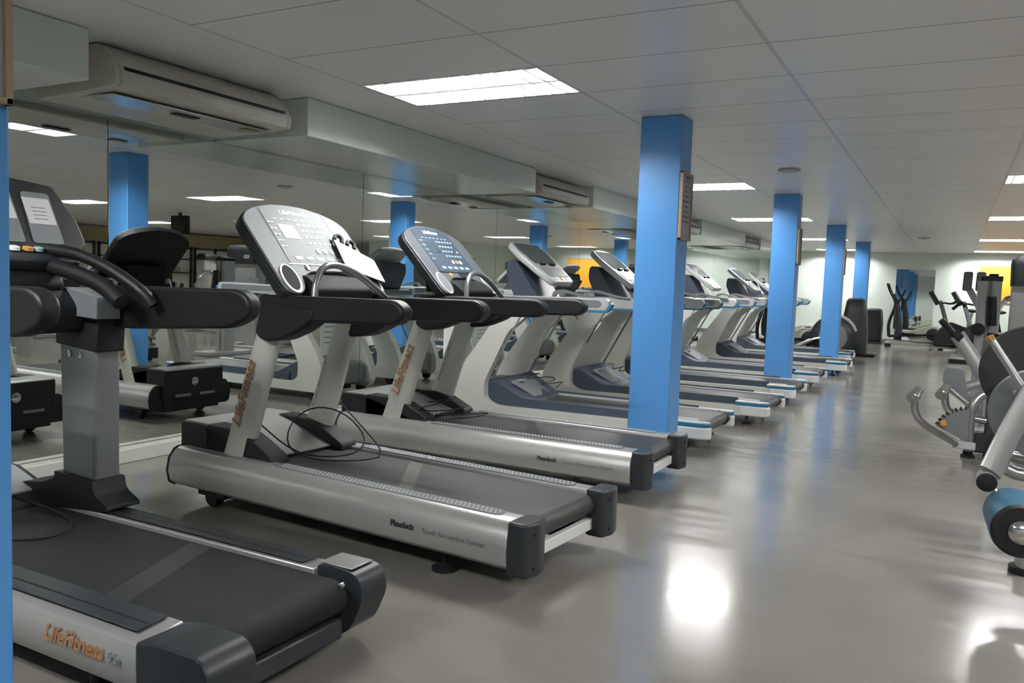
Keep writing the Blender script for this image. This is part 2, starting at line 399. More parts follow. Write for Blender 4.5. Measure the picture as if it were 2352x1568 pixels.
# ------------------------------------------------------------------ air conditioners
def make_ac():
    root = thing('air_conditioner', (0, 0, CH))
    L = .60
    prof = rpoly([(-4.30, 2.295), (-3.81, 2.295), (-3.735, 2.255), (-3.675, 2.175), (-3.655, 2.13), (-3.668, 2.078), (-3.70, 2.072), (-4.30, 2.050)], [.01, .02, .05, .03, .03, .012, .01, .02])
    prof = [(x+4.0, z-CH) for x, z in prof]
    body = MB().py(prof, -L+.03, L-.03); 
    body.build('casing', M['ac'], root, bevel=.008)
    for s_ in (-1, 1):
        MB().py([(x*1.0, z) for x, z in prof], s_*(L-.029), s_*L).build('end_cap', M['ac'], root, bevel=.012, seg=3)
    MB().loft([[(.310, y, -.142), (.310, y, -.120), (.3285, y, -.124), (.337, y, -.142)] for y in (-L+.05, L-.05)]).build('outlet_slit', M['black'], root)
    MB().py([(.327, -.216), (.333, -.212), (.331, -.208), (.325, -.212)], -L+.05, L-.05).build('flap_seam', M['dark'], root)
    g = MB()
    for k in range(16): g.box(-.27+k*.03, -.262+k*.03, -L+.06, L-.06, -.243, -.236) if 0 else None
    MB().loft([[(-.28, y, -.232), (.235, y, -.248), (.235, y, -.244), (-.28, y, -.228)] for y in (-L+.06, L-.06)]).build('underside_grille', M['ac_under'], root)
    MB().loft([[(-.24, y, -.236), (-.16, y, -.2385), (-.16, y, -.2345), (-.24, y, -.232)] for y in (-L+.06, L-.06)]).build('drain_strip', M['ochre'], root)
    MB().box(.10, .16, -.10, .06, -.2525, -.2475).build('display', M['black'], root, bevel=.002)
    MB().box(.12, .19, L-.22, L-.12, -.2535, -.2475).build('sticker', M['ochre'], root)
    MB().tube([(-.10, -L+.02, -.10), (-.2, -L-.06, -.14), (-.30, -L-.14, -.20), (-.38, -L-.22, -.22)], .02, 8, smooth=2).build('pipe', M['ac'], root)
    return root
ap = make_ac()
for k, (y, lb) in enumerate([(3.24, 'large cream air conditioner under the ceiling at the upper left'), (7.93, 'cream air conditioner in the second ceiling bay left of the big blue column'),
                             (12.5, 'small looking cream air conditioner just right of the big blue column'), (17.05, 'farthest cream air conditioner by the second blue column')]):
    o = ap if k == 0 else copy_tree(ap); o.location = (-4.0, y, CH); tag(o, lb, 'air conditioner', 'ceiling air conditioners')

# ------------------------------------------------------------------ treadmills
OFF = (1.0, -.39, 0)      # part coordinates: s along the belt (0 = rear of the rails), y across (0 = near rail), z up
def place(o, P, a):
    d = Vector((-OFF[0], -OFF[1], 0)); d.rotate(Matrix.Rotation(a, 3, 'Z')); o.location = (P[0]+d.x, P[1]+d.y, 0); o.rotation_euler = (0, 0, a)
def O_(p): return Vector(p)+Vector(OFF)

def rail_section(s, W, top=.285, bot=.095):
    p = [(.0, bot+.02), (-.012, .17), (.0, .235), (.03, top-.012), (.055, top), (.135, top), (.14, top-.02), (.14, bot), (.03, bot)]
    return p if s < 0 else [(W-a, b) for a, b in p]
def classic_treadmill(label, palette, mark, post_text=True):
    W = .78; cs, face, belt = palette
    root = thing('treadmill', (0, 0, 0)); tag(root, label, 'treadmill', 'classic treadmills with oval posts')
    for s in (-1, 1):
        r = MB(OFF).px(rail_section(s, W), -2.05, 0).build('side_rail', M['silver'], root, bevel=.006)
        c = MB(OFF).px([(a, b) for a, b in rail_section(s, W, .288, .088)], -2.065, -2.05).build('front_cap', M['black'], r, bevel=.003)
        y0 = -.006 if s < 0 else W-.146; y1 = y0+.152
        e = MB(OFF).pz(rpoly([(0, y0), (.0, y1), (.085, y1), (.105, (y0+y1)/2), (.085, y0)], .02), .085, .292).build('end_cap', M['dark'], r, bevel=.010, seg=3)
        for z in (.12, .25): MB(OFF).lathe((.09, (y0+y1)/2-.03, z), (1, 0, 0), [(0, .006), (.012, .006)], 10).build('bolt', M['black'], e)
        # perforated foot strip
        yc = .095 if s < 0 else W-.095
        st = MB(OFF).pz(rpoly([(-1.36, yc-.036), (-.08, yc-.036), (-.08, yc+.036), (-1.36, yc+.036)], .036), .284, .289).build('foot_strip', M['grey'], r)
        d = MB(OFF)
        for k in range(58):
            for q in range(3):
                x = -1.32+k*.0213+(q % 2)*.0106; yy = yc-.02+q*.02
                d.add([(x-.005, yy, .2895), (x, yy-.005, .2895), (x+.005, yy, .2895), (x, yy+.005, .2895), (x, yy, .2925)], [[0, 1, 4], [1, 2, 4], [2, 3, 4], [3, 0, 4]])
        d.build('tread_dots', M['white'], st)
        # under-rail feet
        yf = .10 if s < 0 else W-.10
        f_ = MB(OFF).lathe((-.36, yf, 0), (0, 0, 1), [(0, .055), (.012, .055), (.022, .03), (.03, .014), (.10, .014)], 18).build('levelling_foot', M['black'], root)
        w_ = MB(OFF).lathe((-1.82, yf-.025, .052), (0, 1, 0), [(0, .045), (.01, .052), (.04, .052), (.05, .045)], 18).build('wheel', M['black'], root)
    # underframe, belt, deck, roller
    MB(OFF).box(-1.95, -.05, .15, .20, .07, .13).box(-1.95, -.05, W-.20, W-.15, .07, .13).box(-1.9, -1.7, .06, W-.06, .06, .10).box(-.42, -.30, .06, W-.06, .09, .13).build('underframe', M['black'], root)
    y0, y1 = .148, W-.148
    prof = [(-1.62, .268)]+[(-.0+.045*math.sin(t), .223+.045*math.cos(t)) for t in [PI*k/10 for k in range(11)]]+[(-1.62, .178)]
    b = MB(OFF).py(prof, y0, y1).build('running_belt', M[belt], root, angle=50)
    mk = MB(OFF).add([(-.675, y0+.01, .2686), (-.595, y0+.01, .2686), (-.905, y1-.01, .2686), (-.985, y1-.01, .2686)], [[0, 1, 2, 3]]).build('belt_mark', M[mark], b)
    mk.data.flip_normals() if mk.data.polygons[0].normal.z < 0 else None
    MB(OFF).box(.005, .035, .14, W-.14, .115, .165).build('rear_crossbar', M['white'], root, bevel=.004)
    # motor hood
    hp = [(-2.10, .17), (-2.10, .395), (-2.08, .405), (-1.92, .405), (-1.78, .375), (-1.50, .285), (-1.50, .17)]
    h = MB(OFF).py(hp, .10, W-.10).build('motor_hood', M['black'], root, bevel=.008, seg=3)
    tp = [(-2.095, .399), (-2.08, .411), (-1.92, .411), (-1.78, .381), (-1.49, .290), (-1.49, .284), (-1.92, .401), (-2.095, .393)]
    MB(OFF).py(tp, .115, W-.115).build('hood_top', M['silver'], h)
    MB(OFF).lathe((-2.10, .39, .30), (-1, 0, 0), [(0, .034), (.004, .034), (.006, .028)], 20).build('round_emblem', M['chrome'], h)
    for a in (.2, .44): MB(OFF).box(-2.106, -2.10, a, a+.15, .185, .205).build('vent', M['grey'], h)
    MB(OFF).box(-2.07, -1.9, .12, W-.12, .07, .17).build('front_skirt', M['black'], h)
    for s in (-1, 1):
        yc = .135 if s < 0 else W-.135
        # oval post
        loops = []
        for k in range(9):
            t = k/8; cx = -1.70+t*.30; z = .235+t*.87; rx = .098-t*.028; ry = .052-t*.010
            loops.append([(cx+rx*math.cos(q), yc+ry*math.sin(q), z) for q in [2*PI*i/24 for i in range(24)]])
        p = MB(OFF).loft(loops).build('post', M['post'], root)
        # black boot behind the post
        yb0, yb1 = (yc-.035, yc+.075) if s < 0 else (yc-.075, yc+.035)
        bt = MB(OFF).py(rpoly([(-1.90, .25), (-1.90, .412), (-1.64, .405), (-1.56, .375), (-1.41, .305), (-1.41, .255)], [.01, .02, .05, .05, .02, .01]), yb0, yb1).build('post_boot', M['black'], root, bevel=.012, seg=3)
        # handlebar and its bracket
        hb = MB(OFF).py(rpoly([(-1.47, .975), (-1.47, 1.085), (-.62, 1.092), (-.575, 1.04), (-.62, .985), (-1.1, .972)], [.03, .02, .045, .05, .045, .02]), yc-.085, yc-.005 if s < 0 else yc-.005)
        hb = MB(OFF).py(rpoly([(-1.47, .975), (-1.47, 1.085), (-.63, 1.092), (-.575, 1.045), (-.62, .985), (-1.1, .972)], [.03, .02, .05, .05, .05, .02]), yc-.075 if s < 0 else yc+.0, yc if s < 0 else yc+.075).build('handlebar', M['rubber'], root, bevel=.018, seg=4)
        MB(OFF).py(rpoly([(-1.46, 1.0), (-1.49, .90), (-1.43, .865), (-1.32, .875), (-1.18, .93), (-1.10, .985), (-1.10, 1.03), (-1.40, 1.05)], [.02, .03, .04, .05, .05, .03, .02, .02]),
                   yc-.082 if s < 0 else yc-.03, yc+.03 if s < 0 else yc+.082).build('bracket', M['black'], root, bevel=.015, seg=3)
        if s < 0 and post_text:
            V = Vector((0, 0, 1)); A = Vector((.30, 0, .87)).normalized(); B = Vector((-.87, 0, .30)).normalized()
            text('LifeFitness', 'lettering', .082, O_((-1.588, yc-.0545, .60)), A, B, M['orange'], p, shear=.2, depth=.002, bold=.0012)
        else:
            A = Vector((.30, 0, .87)).normalized(); B = Vector((-.87, 0, .30)).normalized()
            text('FITNESS MANAGEMENT', 'lettering', .028, O_((-1.60, yc-.0535, .62)), A, B, M['grey_ink'], p, depth=.001)
    rr = [c for c in bpy.data.objects if c.parent == root and c.name.startswith('side_rail')][0]
    tl = Vector((0, -.13, -1)).normalized()
    text('Flexdeck', 'lettering', .034, O_((-.50, -.0135, .185)), (1, 0, 0), (0, .08, 1), M['black_ink'], rr, depth=.001, bold=.0008)
    text('Shock Absorption System', 'lettering', .029, O_((-.245, -.0135, .183)), (1, 0, 0), (0, .08, 1), M['grey_ink'], rr, depth=.001)
    # sensor bar arching between the handlebars
    y0_, y1_ = .10, W-.10
    MB(OFF).tube([(-1.14, y0_, 1.06), (-1.145, y0_+.01, 1.15), (-1.155, y0_+.06, 1.225), (-1.165, .27, 1.238), (-1.175, .42, 1.195), (-1.185, .56, 1.125), (-1.195, y1_, 1.06)], .016, 12, smooth=2).build('sensor_bar', M['steel'], root)
    # console
    O = O_((-1.30, .39, 1.13)); U = Vector((0, 1, 0)); V = Vector((-.685, 0, .728)); N = Vector((.728, 0, .685))
    out = [(-.345, .0), (-.335, -.045), (-.27, -.065), (-.215, -.03), (-.175, .055), (-.10, .085), (.10, .085), (.175, .055), (.215, -.03), (.27, -.065), (.335, -.045), (.345, 0), (.345, .42),
           (.30, .475), (.22, .515), (.11, .545), (0, .552), (-.11, .545), (-.22, .515), (-.30, .475), (-.345, .42)]
    out = rpoly(out, .03, 3)
    c = MB().frame_poly(O, U, V, N, out, -.055, .0).build('console', M['black'], root, bevel=.008, seg=2)
    ins = [(a*.985, .24+(b-.24)*.985) for a, b in out]
    fp = MB().frame_poly(O, U, V, N, ins, .0, .012).build('face_plate', M[cs], c, bevel=.005, seg=2)
    w_ = [(-.215, .135), (.215, .135), (.20, .50), (.12, .525), (0, .533), (-.12, .525), (-.20, .50)]
    MB().frame_poly(O, U, V, N, rpoly(w_, .02, 3), .012, .0145).build('control_panel', M[face], c)
    MB().frame_poly(O, U, V, N, rpoly([(-.145, .30), (-.045, .30), (-.045, .395), (-.145, .395)], .008, 2), .0145, .0165).build('display', M['screen'] if cs != 'console_silver' else M['lightgrey'], c)
    km = M['keys'] if cs != 'console_silver' else M['keys_white']
    rnd = random.Random(3)
    def key(poly): MB().frame_poly(O, U, V, N, poly, .0145, .0165).build('key', km, c)
    for a in range(4):
        for q in range(6):
            if rnd.random() < .85:
                u, v = -.01+q*.034, .27+a*.042; key(rpoly([(u, v), (u+.02, v), (u+.02, v+.014), (u, v+.014)], .005, 2))
    for a in range(5): 
        for q in range(2): u, v = -.20+q*.022, .24+a*.04; key([(u, v), (u+.014, v), (u+.014, v+.009), (u, v+.009)])
    for q in range(7): u = -.15+q*.045; key([(u, .43), (u+.024, .43), (u+.024, .437), (u, .437)])
    for q in range(5): u = -.16+q*.07; key(rpoly([(u, .16), (u+.045, .16), (u+.045, .18), (u, .18)], .006, 2))
    for q, mm_ in enumerate(('keys_white', 'amber', 'keys_white')):
        MB().frame_poly(O, U, V, N, ell(.02+q*.045, .222, .013, .016, 14), .0145, .018).build('button', M[mm_] if cs != 'console_silver' else M['keys_white'], c)
    text('LifeFitness', 'lettering', .040, O+U*(0)+V*.485+N*.0150, U, V, M['white_ink'], c, depth=.001, shear=.2, bold=.0012)
    MB().frame_poly(O, U, V, N, [(-.226, .128), (.226, .128), (.226, .133), (-.226, .133)], .012, .0155).build('seam_strip', M['chrome'] if cs == 'console_silver' else M['dark'], c)
    for q in (-.222, .222): MB().frame_poly(O, U, V, N, [(q-.0015, .133), (q+.0015, .133), (q+.0015-.012*(1 if q > 0 else -1), .51), (q-.0015-.012*(1 if q > 0 else -1), .51)], .012, .0128).build('seam_line', M['dark'], c)
    # lower band with a slot, round speaker ovals at both corners, phone jack
    MB().frame_poly(O, U, V, N, rpoly([(-.02, .090), (.125, .090), (.125, .126), (-.02, .126)], .015, 4), .0126, .0146).build('slot', M['disc_black'], c)
    MB().lathe(O+U*-.12+V*.108+N*.012, N, [(0, .017), (.004, .017), (.006, .010)], 18).build('jack', M['amber'] if cs != 'console_silver' else M['chrome'], c)
    for s in (-1, 1):
        e = ell(s*.272, .035, .052, .092, 28, rot=s*.12)
        MB().frame_poly(O, U, V, N, e, .012, .018).build('speaker_ring', M['white'] if cs == 'console_silver' else M['lightgrey'], c, bevel=.003)
        MB().frame_poly(O, U, V, N, ell(s*.272, .037, .040, .078, 28, rot=s*.12), .018, .0195).build('speaker_grille', M['grille'] if cs == 'console_silver' else M['grey'], c)
    # tray below the console and the cross beam carrying it
    MB(OFF).py(rpoly([(-1.50, 1.02), (-1.52, 1.22), (-1.30, 1.175), (-1.22, 1.12), (-1.24, 1.04)], .02), .20, W-.20).build('tray', M['matte_black'], root, bevel=.01)
    MB(OFF).py(rpoly([(-1.50, .985), (-1.50, 1.065), (-1.36, 1.065), (-1.36, .985)], .02), .14, W-.14).build('crossbeam', M['black'], root, bevel=.008)
    return root
T2 = classic_treadmill('silver classic treadmill with glossy silver console, pale tape mark and clipboard', ('console_silver', 'console_silver', 'belt_grey'), 'belt_mark')
place(T2, (-1.41, 2.64), math.atan2(-.15, 2.01))
T3 = classic_treadmill('silver classic treadmill with dark grey console, beside the big blue column', ('console_grey', 'slate', 'belt_grey'), 'belt_mark_dark')
place(T3, (-1.48, 4.165), 0)

# --- near left treadmill (square post, black screened console)
def black_treadmill():
    W = .76; root = thing('treadmill', (0, 0, 0)); tag(root, 'nearest treadmill with wide black belt and black console holding grey papers', 'treadmill')
    for s in (-1, 1):
        p = [(-.004, .13), (-.012, .19), (.004, .225), (.03, .240), (.135, .250), (.135, .09), (.02, .09)]
        if s > 0: p = [(W-a, b) for a, b in p]
        r = MB(OFF).px(p, -1.9, -.12 if s < 0 else -.11).build('side_rail', M['silver'], root, bevel=.006)
        yc = .075 if s < 0 else W-.075
        tilt = [(yc-.048, .247), (yc+.048, .2535), (yc+.048, .2575), (yc-.048, .251)] if s < 0 else [(yc-.048, .2535), (yc+.048, .247), (yc+.048, .251), (yc-.048, .2575)]
        st = MB(OFF).px(tilt, -1.55, -.17).build('foot_strip', M['dark'], r, bevel=.001)
        gr = MB(OFF).px([(yc-.01, .2530), (yc-.004, .2530), (yc-.004, .2552), (yc-.01, .2552)], -1.55, -.18).build('groove', M['black'], st)
        y0, y1 = (-.012, .145) if s < 0 else (W-.145, W+.012)
        if s < 0: cp = MB(OFF).py(rpoly([(-.125, .06), (-.125, .245), (-.05, .258), (.10, .258), (.135, .225), (.14, .12), (.11, .06)], [.01, .01, .02, .02, .02, .03, .02]), y0, y1)
        else: cp = MB(OFF).py(rpoly([(-.115, .10), (-.115, .258), (-.02, .262), (.055, .25), (.075, .18), (.02, .06), (-.06, .035), (-.03, .11)], [.01, .02, .03, .03, .05, .05, .01, .04]), y0+.03, y1)
        cap = cp.build('end_cap', M['dark'], r, bevel=.012, seg=3)
        if s > 0: MB(OFF).box(-.11, .02, y0+.04, y1-.01, .2605, .2645).build('cap_plate', M['silver'], cap, bevel=.003)
        MB(OFF).lathe((.02, .150 if s < 0 else W-.150, .225), (0, 1 if s < 0 else -1, 0), [(0, .012), (.012, .012), (.015, .007)], 14).build('bolt', M['chrome'], r)
        MB(OFF).lathe((-.4, yc, 0), (0, 0, 1), [(0, .05), (.015, .05), (.02, .02), (.09, .02)], 18).build('levelling_foot', M['black'], root)
        MB(OFF).lathe((-1.7, yc-.02, .05), (0, 1, 0), [(0, .05), (.04, .05)], 18).build('wheel', M['black'], root)
        if s < 0:
            text('LifeFitness', 'lettering', .060, O_((-.375, -.0125, .185)), (1, 0, 0), (0, .10, 1), M['orange'], r, depth=.001, shear=.25, bold=.0015)
            text('95t', 'lettering', .042, O_((-.205, -.0125, .178)), (1, 0, 0), (0, .10, 1), M['ink'], r, depth=.001, shear=.1)
    y0, y1 = .142, W-.142
    prof = [(-1.55, .235)]+[(-.02+.055*math.sin(t), .180+.055*math.cos(t)) for t in [PI*k/10 for k in range(11)]]+[(-1.55, .125)]
    b = MB(OFF).py(prof, y0, y1).build('running_belt', M['belt'], root, angle=50)
    mk = MB(OFF).add([(-.48, y0+.01, .2356), (-.38, y0+.01, .2356), (-.56, y1-.01, .2356), (-.66, y1-.01, .2356)], [[0, 1, 2, 3]]).build('belt_mark', M['belt_mark_dark'], b)
    if mk.data.polygons[0].normal.z < 0: mk.data.flip_normals()
    MB(OFF).box(-.06, .02, y0+.0, y1-.0, .055, .12).build('rear_crossbar', M['dark'], root, bevel=.008)
    MB(OFF).box(.021, .023, y0+.02, y0+.10, .075, .095).build('white_sticker', M['paper'], root)
    MB(OFF).box(-1.85, -.1, .16, .2, .05, .12).box(-1.85, -.1, W-.2, W-.16, .05, .12).build('underframe', M['black'], root)
    h = MB(OFF).py([(-2.05, .12), (-2.05, .33), (-1.98, .345), (-1.80, .335), (-1.58, .265), (-1.50, .235), (-1.50, .12)], .06, W-.06).build('motor_hood', M['black'], root, bevel=.01, seg=3)
    MB(OFF).py([(-2.052, .335), (-1.98, .3505), (-1.80, .3405), (-1.60, .28), (-1.60, .272), (-1.98, .34)], .09, W-.09).build('hood_top', M['lightgrey'], h)
    MB(OFF).lathe((-2.05, .38, .27), (-1, 0, 0), [(0, .034), (.004, .034), (.006, .028)], 20).build('round_emblem', M['chrome'], h)
    for a in (.2, .44): MB(OFF).box(-2.056, -2.05, a, a+.14, .15, .17).build('vent', M['grey'], h)
    for s in (-1, 1):
        yc = .06 if s < 0 else W-.06
        MB(OFF).py([(-1.435, .28), (-1.235, .28), (-1.235, .95), (-1.455, .95)], yc-.055, yc+.055).build('post', M['post_dark'], root, bevel=.012, seg=3)
        MB(OFF).py(rpoly([(-1.85, .20), (-1.80, .265), (-1.66, .305), (-1.54, .315), (-1.455, .35), (-1.455, .375), (-1.22, .365), (-1.21, .315), (-1.13, .278), (-1.13, .262), (-1.5, .225)], [.01, .05, .10, .08, .03, .005, .005, .03, .01, .005, .05]), yc-.078 if s > 0 else yc-.064, yc+.078 if s < 0 else yc+.064).build('post_boot', M['black'], root, bevel=.012, seg=3)
        MB(OFF).py([(-1.47, .88), (-1.22, .86), (-1.21, 1.02), (-1.47, 1.02)], yc-.062, yc+.062).build('post_collar', M['black'], root, bevel=.008)
        for a in (-1.385, -1.315): MB(OFF).lathe((a, yc-.0555, .845), (0, -1, 0), [(0, .013), (.006, .013), (.009, .007)], 14).build('bolt', M['chrome'], root)
        MB(OFF).py(rpoly([(-1.42, .95), (-1.42, 1.115), (-.56, 1.125), (-.50, 1.09), (-.505, 1.03), (-.60, .985), (-1.1, .955)], [.02, .02, .04, .05, .06, .05, .02]), yc+.015 if s > 0 else yc-.075, yc+.075 if s > 0 else yc-.015).build('handlebar', M['rubber'], root, bevel=.018, seg=4)
        MB(OFF).py(rpoly([(-1.36, 1.0), (-1.36, 1.105), (-1.16, 1.075), (-1.16, .99)], .006), yc-.10, yc+.0).build('bracket', M['grey'], root, bevel=.004) if s > 0 else None
        # curved sensor arm from the console down to the handlebar
        ys = (yc-.10) if s > 0 else (yc+.10)
        MB(OFF).tube([(-1.40, ys-.03 if s > 0 else ys+.03, 1.245), (-1.28, ys, 1.235), (-1.12, ys+(.03 if s > 0 else -.03), 1.18), (-.98, ys+(.06 if s > 0 else -.06), 1.10), (-.95, ys+(.08 if s > 0 else -.08), 1.05)], .023, 12, smooth=2).build('sensor_arm', M['rubber'], root)
        MB(OFF).tube([(-1.42, ys-.06 if s > 0 else ys+.06, 1.19), (-1.28, ys-.03 if s > 0 else ys+.03, 1.17), (-1.12, ys, 1.12), (-1.02, ys, 1.06)], .030, 12, smooth=2).build('arm_shroud', M['black'], root)
    MB(OFF).py(rpoly([(-1.44, .93), (-1.47, 1.09), (-1.34, 1.10), (-1.27, 1.03), (-1.30, .93)], .03), .06, W-.06).build('crossbeam', M['black'], root, bevel=.015, seg=3)
    MB(OFF).py(rpoly([(-1.50, 1.05), (-1.52, 1.20), (-1.40, 1.20), (-1.32, 1.12), (-1.36, 1.05)], .03), .17, W-.17).build('neck', M['black'], root, bevel=.015, seg=3)
    # control ledge
    lg = MB(OFF).py(rpoly([(-1.56, 1.17), (-1.55, 1.235), (-1.42, 1.245), (-1.33, 1.205), (-1.36, 1.16)], .02), .10, W-.10).build('control_ledge', M['dark'], root, bevel=.012, seg=3)
    for k, (mm_, a) in enumerate((('amber', .46), ('keys', .50), ('keys_white', .41), ('keys_white', .58), ('amber', .35))):
        MB(OFF).lathe((-1.40, a+.03, 1.238), (.25, 0, 1), [(0, .02), (.012, .018), (.014, .012)], 16).build('button', M[mm_], lg)
    # display housing
    O = O_((-1.42, .38, 1.235)); V = Vector((-.42, 0, .91)).normalized(); N = Vector((V.z, 0, -V.x)); U = Vector((0, 1, 0))
    out = rpoly([(-.375, .03), (-.32, -.01), (.32, -.01), (.375, .04), (.36, .15), (.295, .29), (0, .325), (-.295, .29), (-.36, .15)], [.025, .03, .03, .025, .02, .012, .10, .012, .02], 4)
    c = MB().frame_poly(O, U, V, N, out, -.07, .0).build('console', M['black'], root, bevel=.012, seg=3)
    for (a0, a1, nm) in ((-.30, -.15, 'a'), (-.12, .125, 'a'), (.155, .275, 'a')):
        MB().frame_poly(O, U, V, N, rpoly([(a0, .035), (a1, .035), (a1-.012, .25), (a0-.0, .25)], .012, 3), .0, .003).build('screen', M['grey'], c)
    for (a0, a1, b0, b1) in ((-.28, -.19, .045, .14), (-.11, .02, .04, .13), (.015, .115, .13, .225), (.160, .265, .115, .225)):
        pp = MB().frame_poly(O, U, V, N, [(a0, b0), (a1, b0), (a1-.008, b1), (a0-.008, b1)], .003, .0042).build('paper_note', M['paper_grey'], c)
        l = MB()
        for q in range(4): l.frame_poly(O, U, V, N, [(a0+.02, b0+.02+q*.016), (a1-.03, b0+.02+q*.016), (a1-.03, b0+.023+q*.016), (a0+.02, b0+.023+q*.016)], .0042, .0046)
        l.build('note_print', M['ink'], c)
    return root
T1 = black_treadmill(); place(T1, (-1.63, 1.33), 0)

# --- modern treadmills with slanting L shaped side frames
def modern_treadmill():
    W = .80; root = thing('treadmill', (0, 0, 0))
    for s in (-1, 1):
        y0, y1 = (0, .075) if s < 0 else (W-.075, W)
        fp = [(-2.17, .07), (-2.20, .20), (-2.13, .42), (-1.72, .975), (-1.42, .975), (-1.66, .78), (-1.875, .34), (-1.87, .20), (-1.78, .152), (-.2, .165), (-.2, .075)]
        f = MB(OFF).py(rpoly(fp, [.07, .08, .15, .01, .01, .05, .05, .04, .05, 0, 0]), y0, y1).build('side_frame', M['frame'], root, bevel=.014, seg=3)
        MB(OFF).py([(-1.72, .62), (-1.70, .62), (-1.50, .975), (-1.52, .975)], y0-.001, y0+.002).build('groove', M['grey'], f) if s < 0 else MB(OFF).py([(-1.84, .34), (-1.82, .34), (-1.50, .93), (-1.52, .93)], y0-.001, y0+.002).build('groove', M['grey'], f)
        e = MB(OFF).pz(rpoly([(-.21, y0-.004), (-.02, y0-.004), (.045, (y0+y1)/2-.01), (.045, y1+.01), (-.21, y1+.01)], [.0, .06, .03, .02, .0]), .075, .168).build('end_cap', M['white'], f, bevel=.016, seg=3)
        MB(OFF).pz(rpoly([(-.25, y0-.002), (-.03, y0-.002), (.038, (y0+y1)/2-.01), (.038, y1+.01), (-.25, y1+.01)], [.0, .06, .03, .02, .0]), .168, .192).build('blue_stripe', M['blue_trim'], e, bevel=.003)
        MB(OFF).pz(rpoly([(-.25, y0+.004), (-.03, y0+.004), (.032, (y0+y1)/2-.01), (.032, y1+.01), (-.25, y1+.01)], [.0, .06, .03, .02, .0]), .192, .205).build('cap_top', M['white'], e, bevel=.004)
        MB(OFF).box(-1.70, -.24, y1-.012 if s < 0 else y0-.012, y1+.012 if s < 0 else y0+.012, .10, .228).build('inner_skirt', M['slate'], f, bevel=.004)
        ys0, ys1 = (y1+.0, y1+.055) if s < 0 else (y0-.055, y0)
        MB(OFF).box(-1.55, -.06, ys0, ys1, .19, .212).build('foot_strip', M['lightgrey'], f, bevel=.003)
        MB(OFF).lathe((-.15, (y0+y1)/2, 0), (0, 0, 1), [(0, .04), (.012, .04), (.02, .014), (.085, .014)], 14).build('levelling_foot', M['black'], root)
        MB(OFF).lathe((-2.03, (y0+y1)/2-.02, .05), (0, 1, 0), [(0, .05), (.04, .05)], 16).build('wheel', M['black'], root)
        # oval side handrail
        hr = MB(OFF).py(rpoly([(-1.80, .985), (-1.80, 1.075), (-1.05, 1.085), (-.80, 1.085), (-.775, 1.04), (-.80, .985)], [.02, .02, .02, .045, .04, .045]), y0-.012 if s < 0 else y1-.055, y0+.055 if s < 0 else y1+.012).build('handrail', M['lightgrey'], root, bevel=.012, seg=3)
        yo = y0-.0125 if s < 0 else y1+.0105
        MB(OFF).py(rpoly([(-1.62, 1.008), (-1.62, 1.065), (-.86, 1.068), (-.83, 1.04), (-.86, 1.008)], .025), yo, yo+.002).build('rail_inset', M['grey'], hr)
        MB(OFF).py(rpoly([(-1.3, .972), (-1.3, .986), (-.81, .988), (-.765, 1.05), (-.755, 1.04), (-.79, .972)], [.003, .003, .03, .003, .003, .04]), (y0-.008) if s < 0 else y1-.05, (y0+.05) if s < 0 else y1+.008).build('blue_edge', M['blue_trim'], hr)
        MB(OFF).py(rpoly([(-1.30, 1.075), (-1.28, 1.13), (-1.20, 1.145), (-1.0, 1.10), (-.88, 1.085), (-.88, 1.072), (-1.02, 1.085), (-1.20, 1.12), (-1.26, 1.11), (-1.27, 1.075)], [.01, .02, .03, .03, .005, .005, .03, .03, .02, .01]), y0+.045 if s < 0 else y1-.075, y0+.075 if s < 0 else y1-.045).build('grip_loop', M['steel'], hr)
    prof = [(-1.60, .198)]+[(-.03+.045*math.sin(t), .153+.045*math.cos(t)) for t in [PI*k/8 for k in range(9)]]+[(-1.60, .108)]
    MB(OFF).py(prof, .132, W-.132).build('running_belt', M['belt_grey'], root, angle=50)
    for ya, yb in ((.076, .131), (W-.131, W-.076)): MB(OFF).py(rpoly([(-.16, .10), (-.16, .192), (.0, .192), (.03, .15), (.0, .10)], .02), ya, yb).build('roller_cap', M['black'], root)
    MB(OFF).box(-2.0, -.2, .16, W-.16, .05, .105).build('underframe', M['black'], root)
    h = MB(OFF).loft([[(x, y, z) for x, y, z in ((-1.93, .08, a), (-1.80, .08, b), (-1.49, .08, c), (-1.45, .39, c-.005), (-1.49, W-.08, c), (-1.80, W-.08, b), (-1.93, W-.08, a))] for a, b, c in ((.11, .11, .11), (.345, .365, .21))]).build('motor_hood', M['slate'], root, bevel=.02, seg=3)
    MB(OFF).loft([[(x, y, z) for x, y, z in ((-1.72, .20, a), (-1.52, .25, b), (-1.52, W-.25, b), (-1.72, W-.20, a))] for a, b in ((.325, .225), (.350, .232))]).build('hood_top', M['grey'], h, bevel=.004)
    MB(OFF).px([(.09, .11), (.09, .33), (W-.09, .33), (W-.09, .11)], -2.12, -1.93).build('hood_nose', M['grey'], h, bevel=.03, seg=3)
    MB(OFF).box(-1.72, -1.66, .30, .36, .338, .348).build('hood_label', M['paper_dull'], h)
    MB(OFF).box(-1.78, -1.50, .06, W-.06, .985, 1.055).build('crossbeam', M['grey'], root, bevel=.02, seg=3)
    # support arm and console
    MB(OFF).py(rpoly([(-1.70, 1.04), (-1.80, 1.26), (-1.78, 1.38), (-1.70, 1.36), (-1.56, 1.16), (-1.46, 1.04)], [.02, .05, .04, .03, .05, .02]), .18, W-.18).build('console_arm', M['slate'], root, bevel=.02, seg=3)
    O = O_((-1.36, .40, 1.215)); V = Vector((-.43, 0, .34)).normalized(); N = Vector((V.z, 0, -V.x)); U = Vector((0, 1, 0))
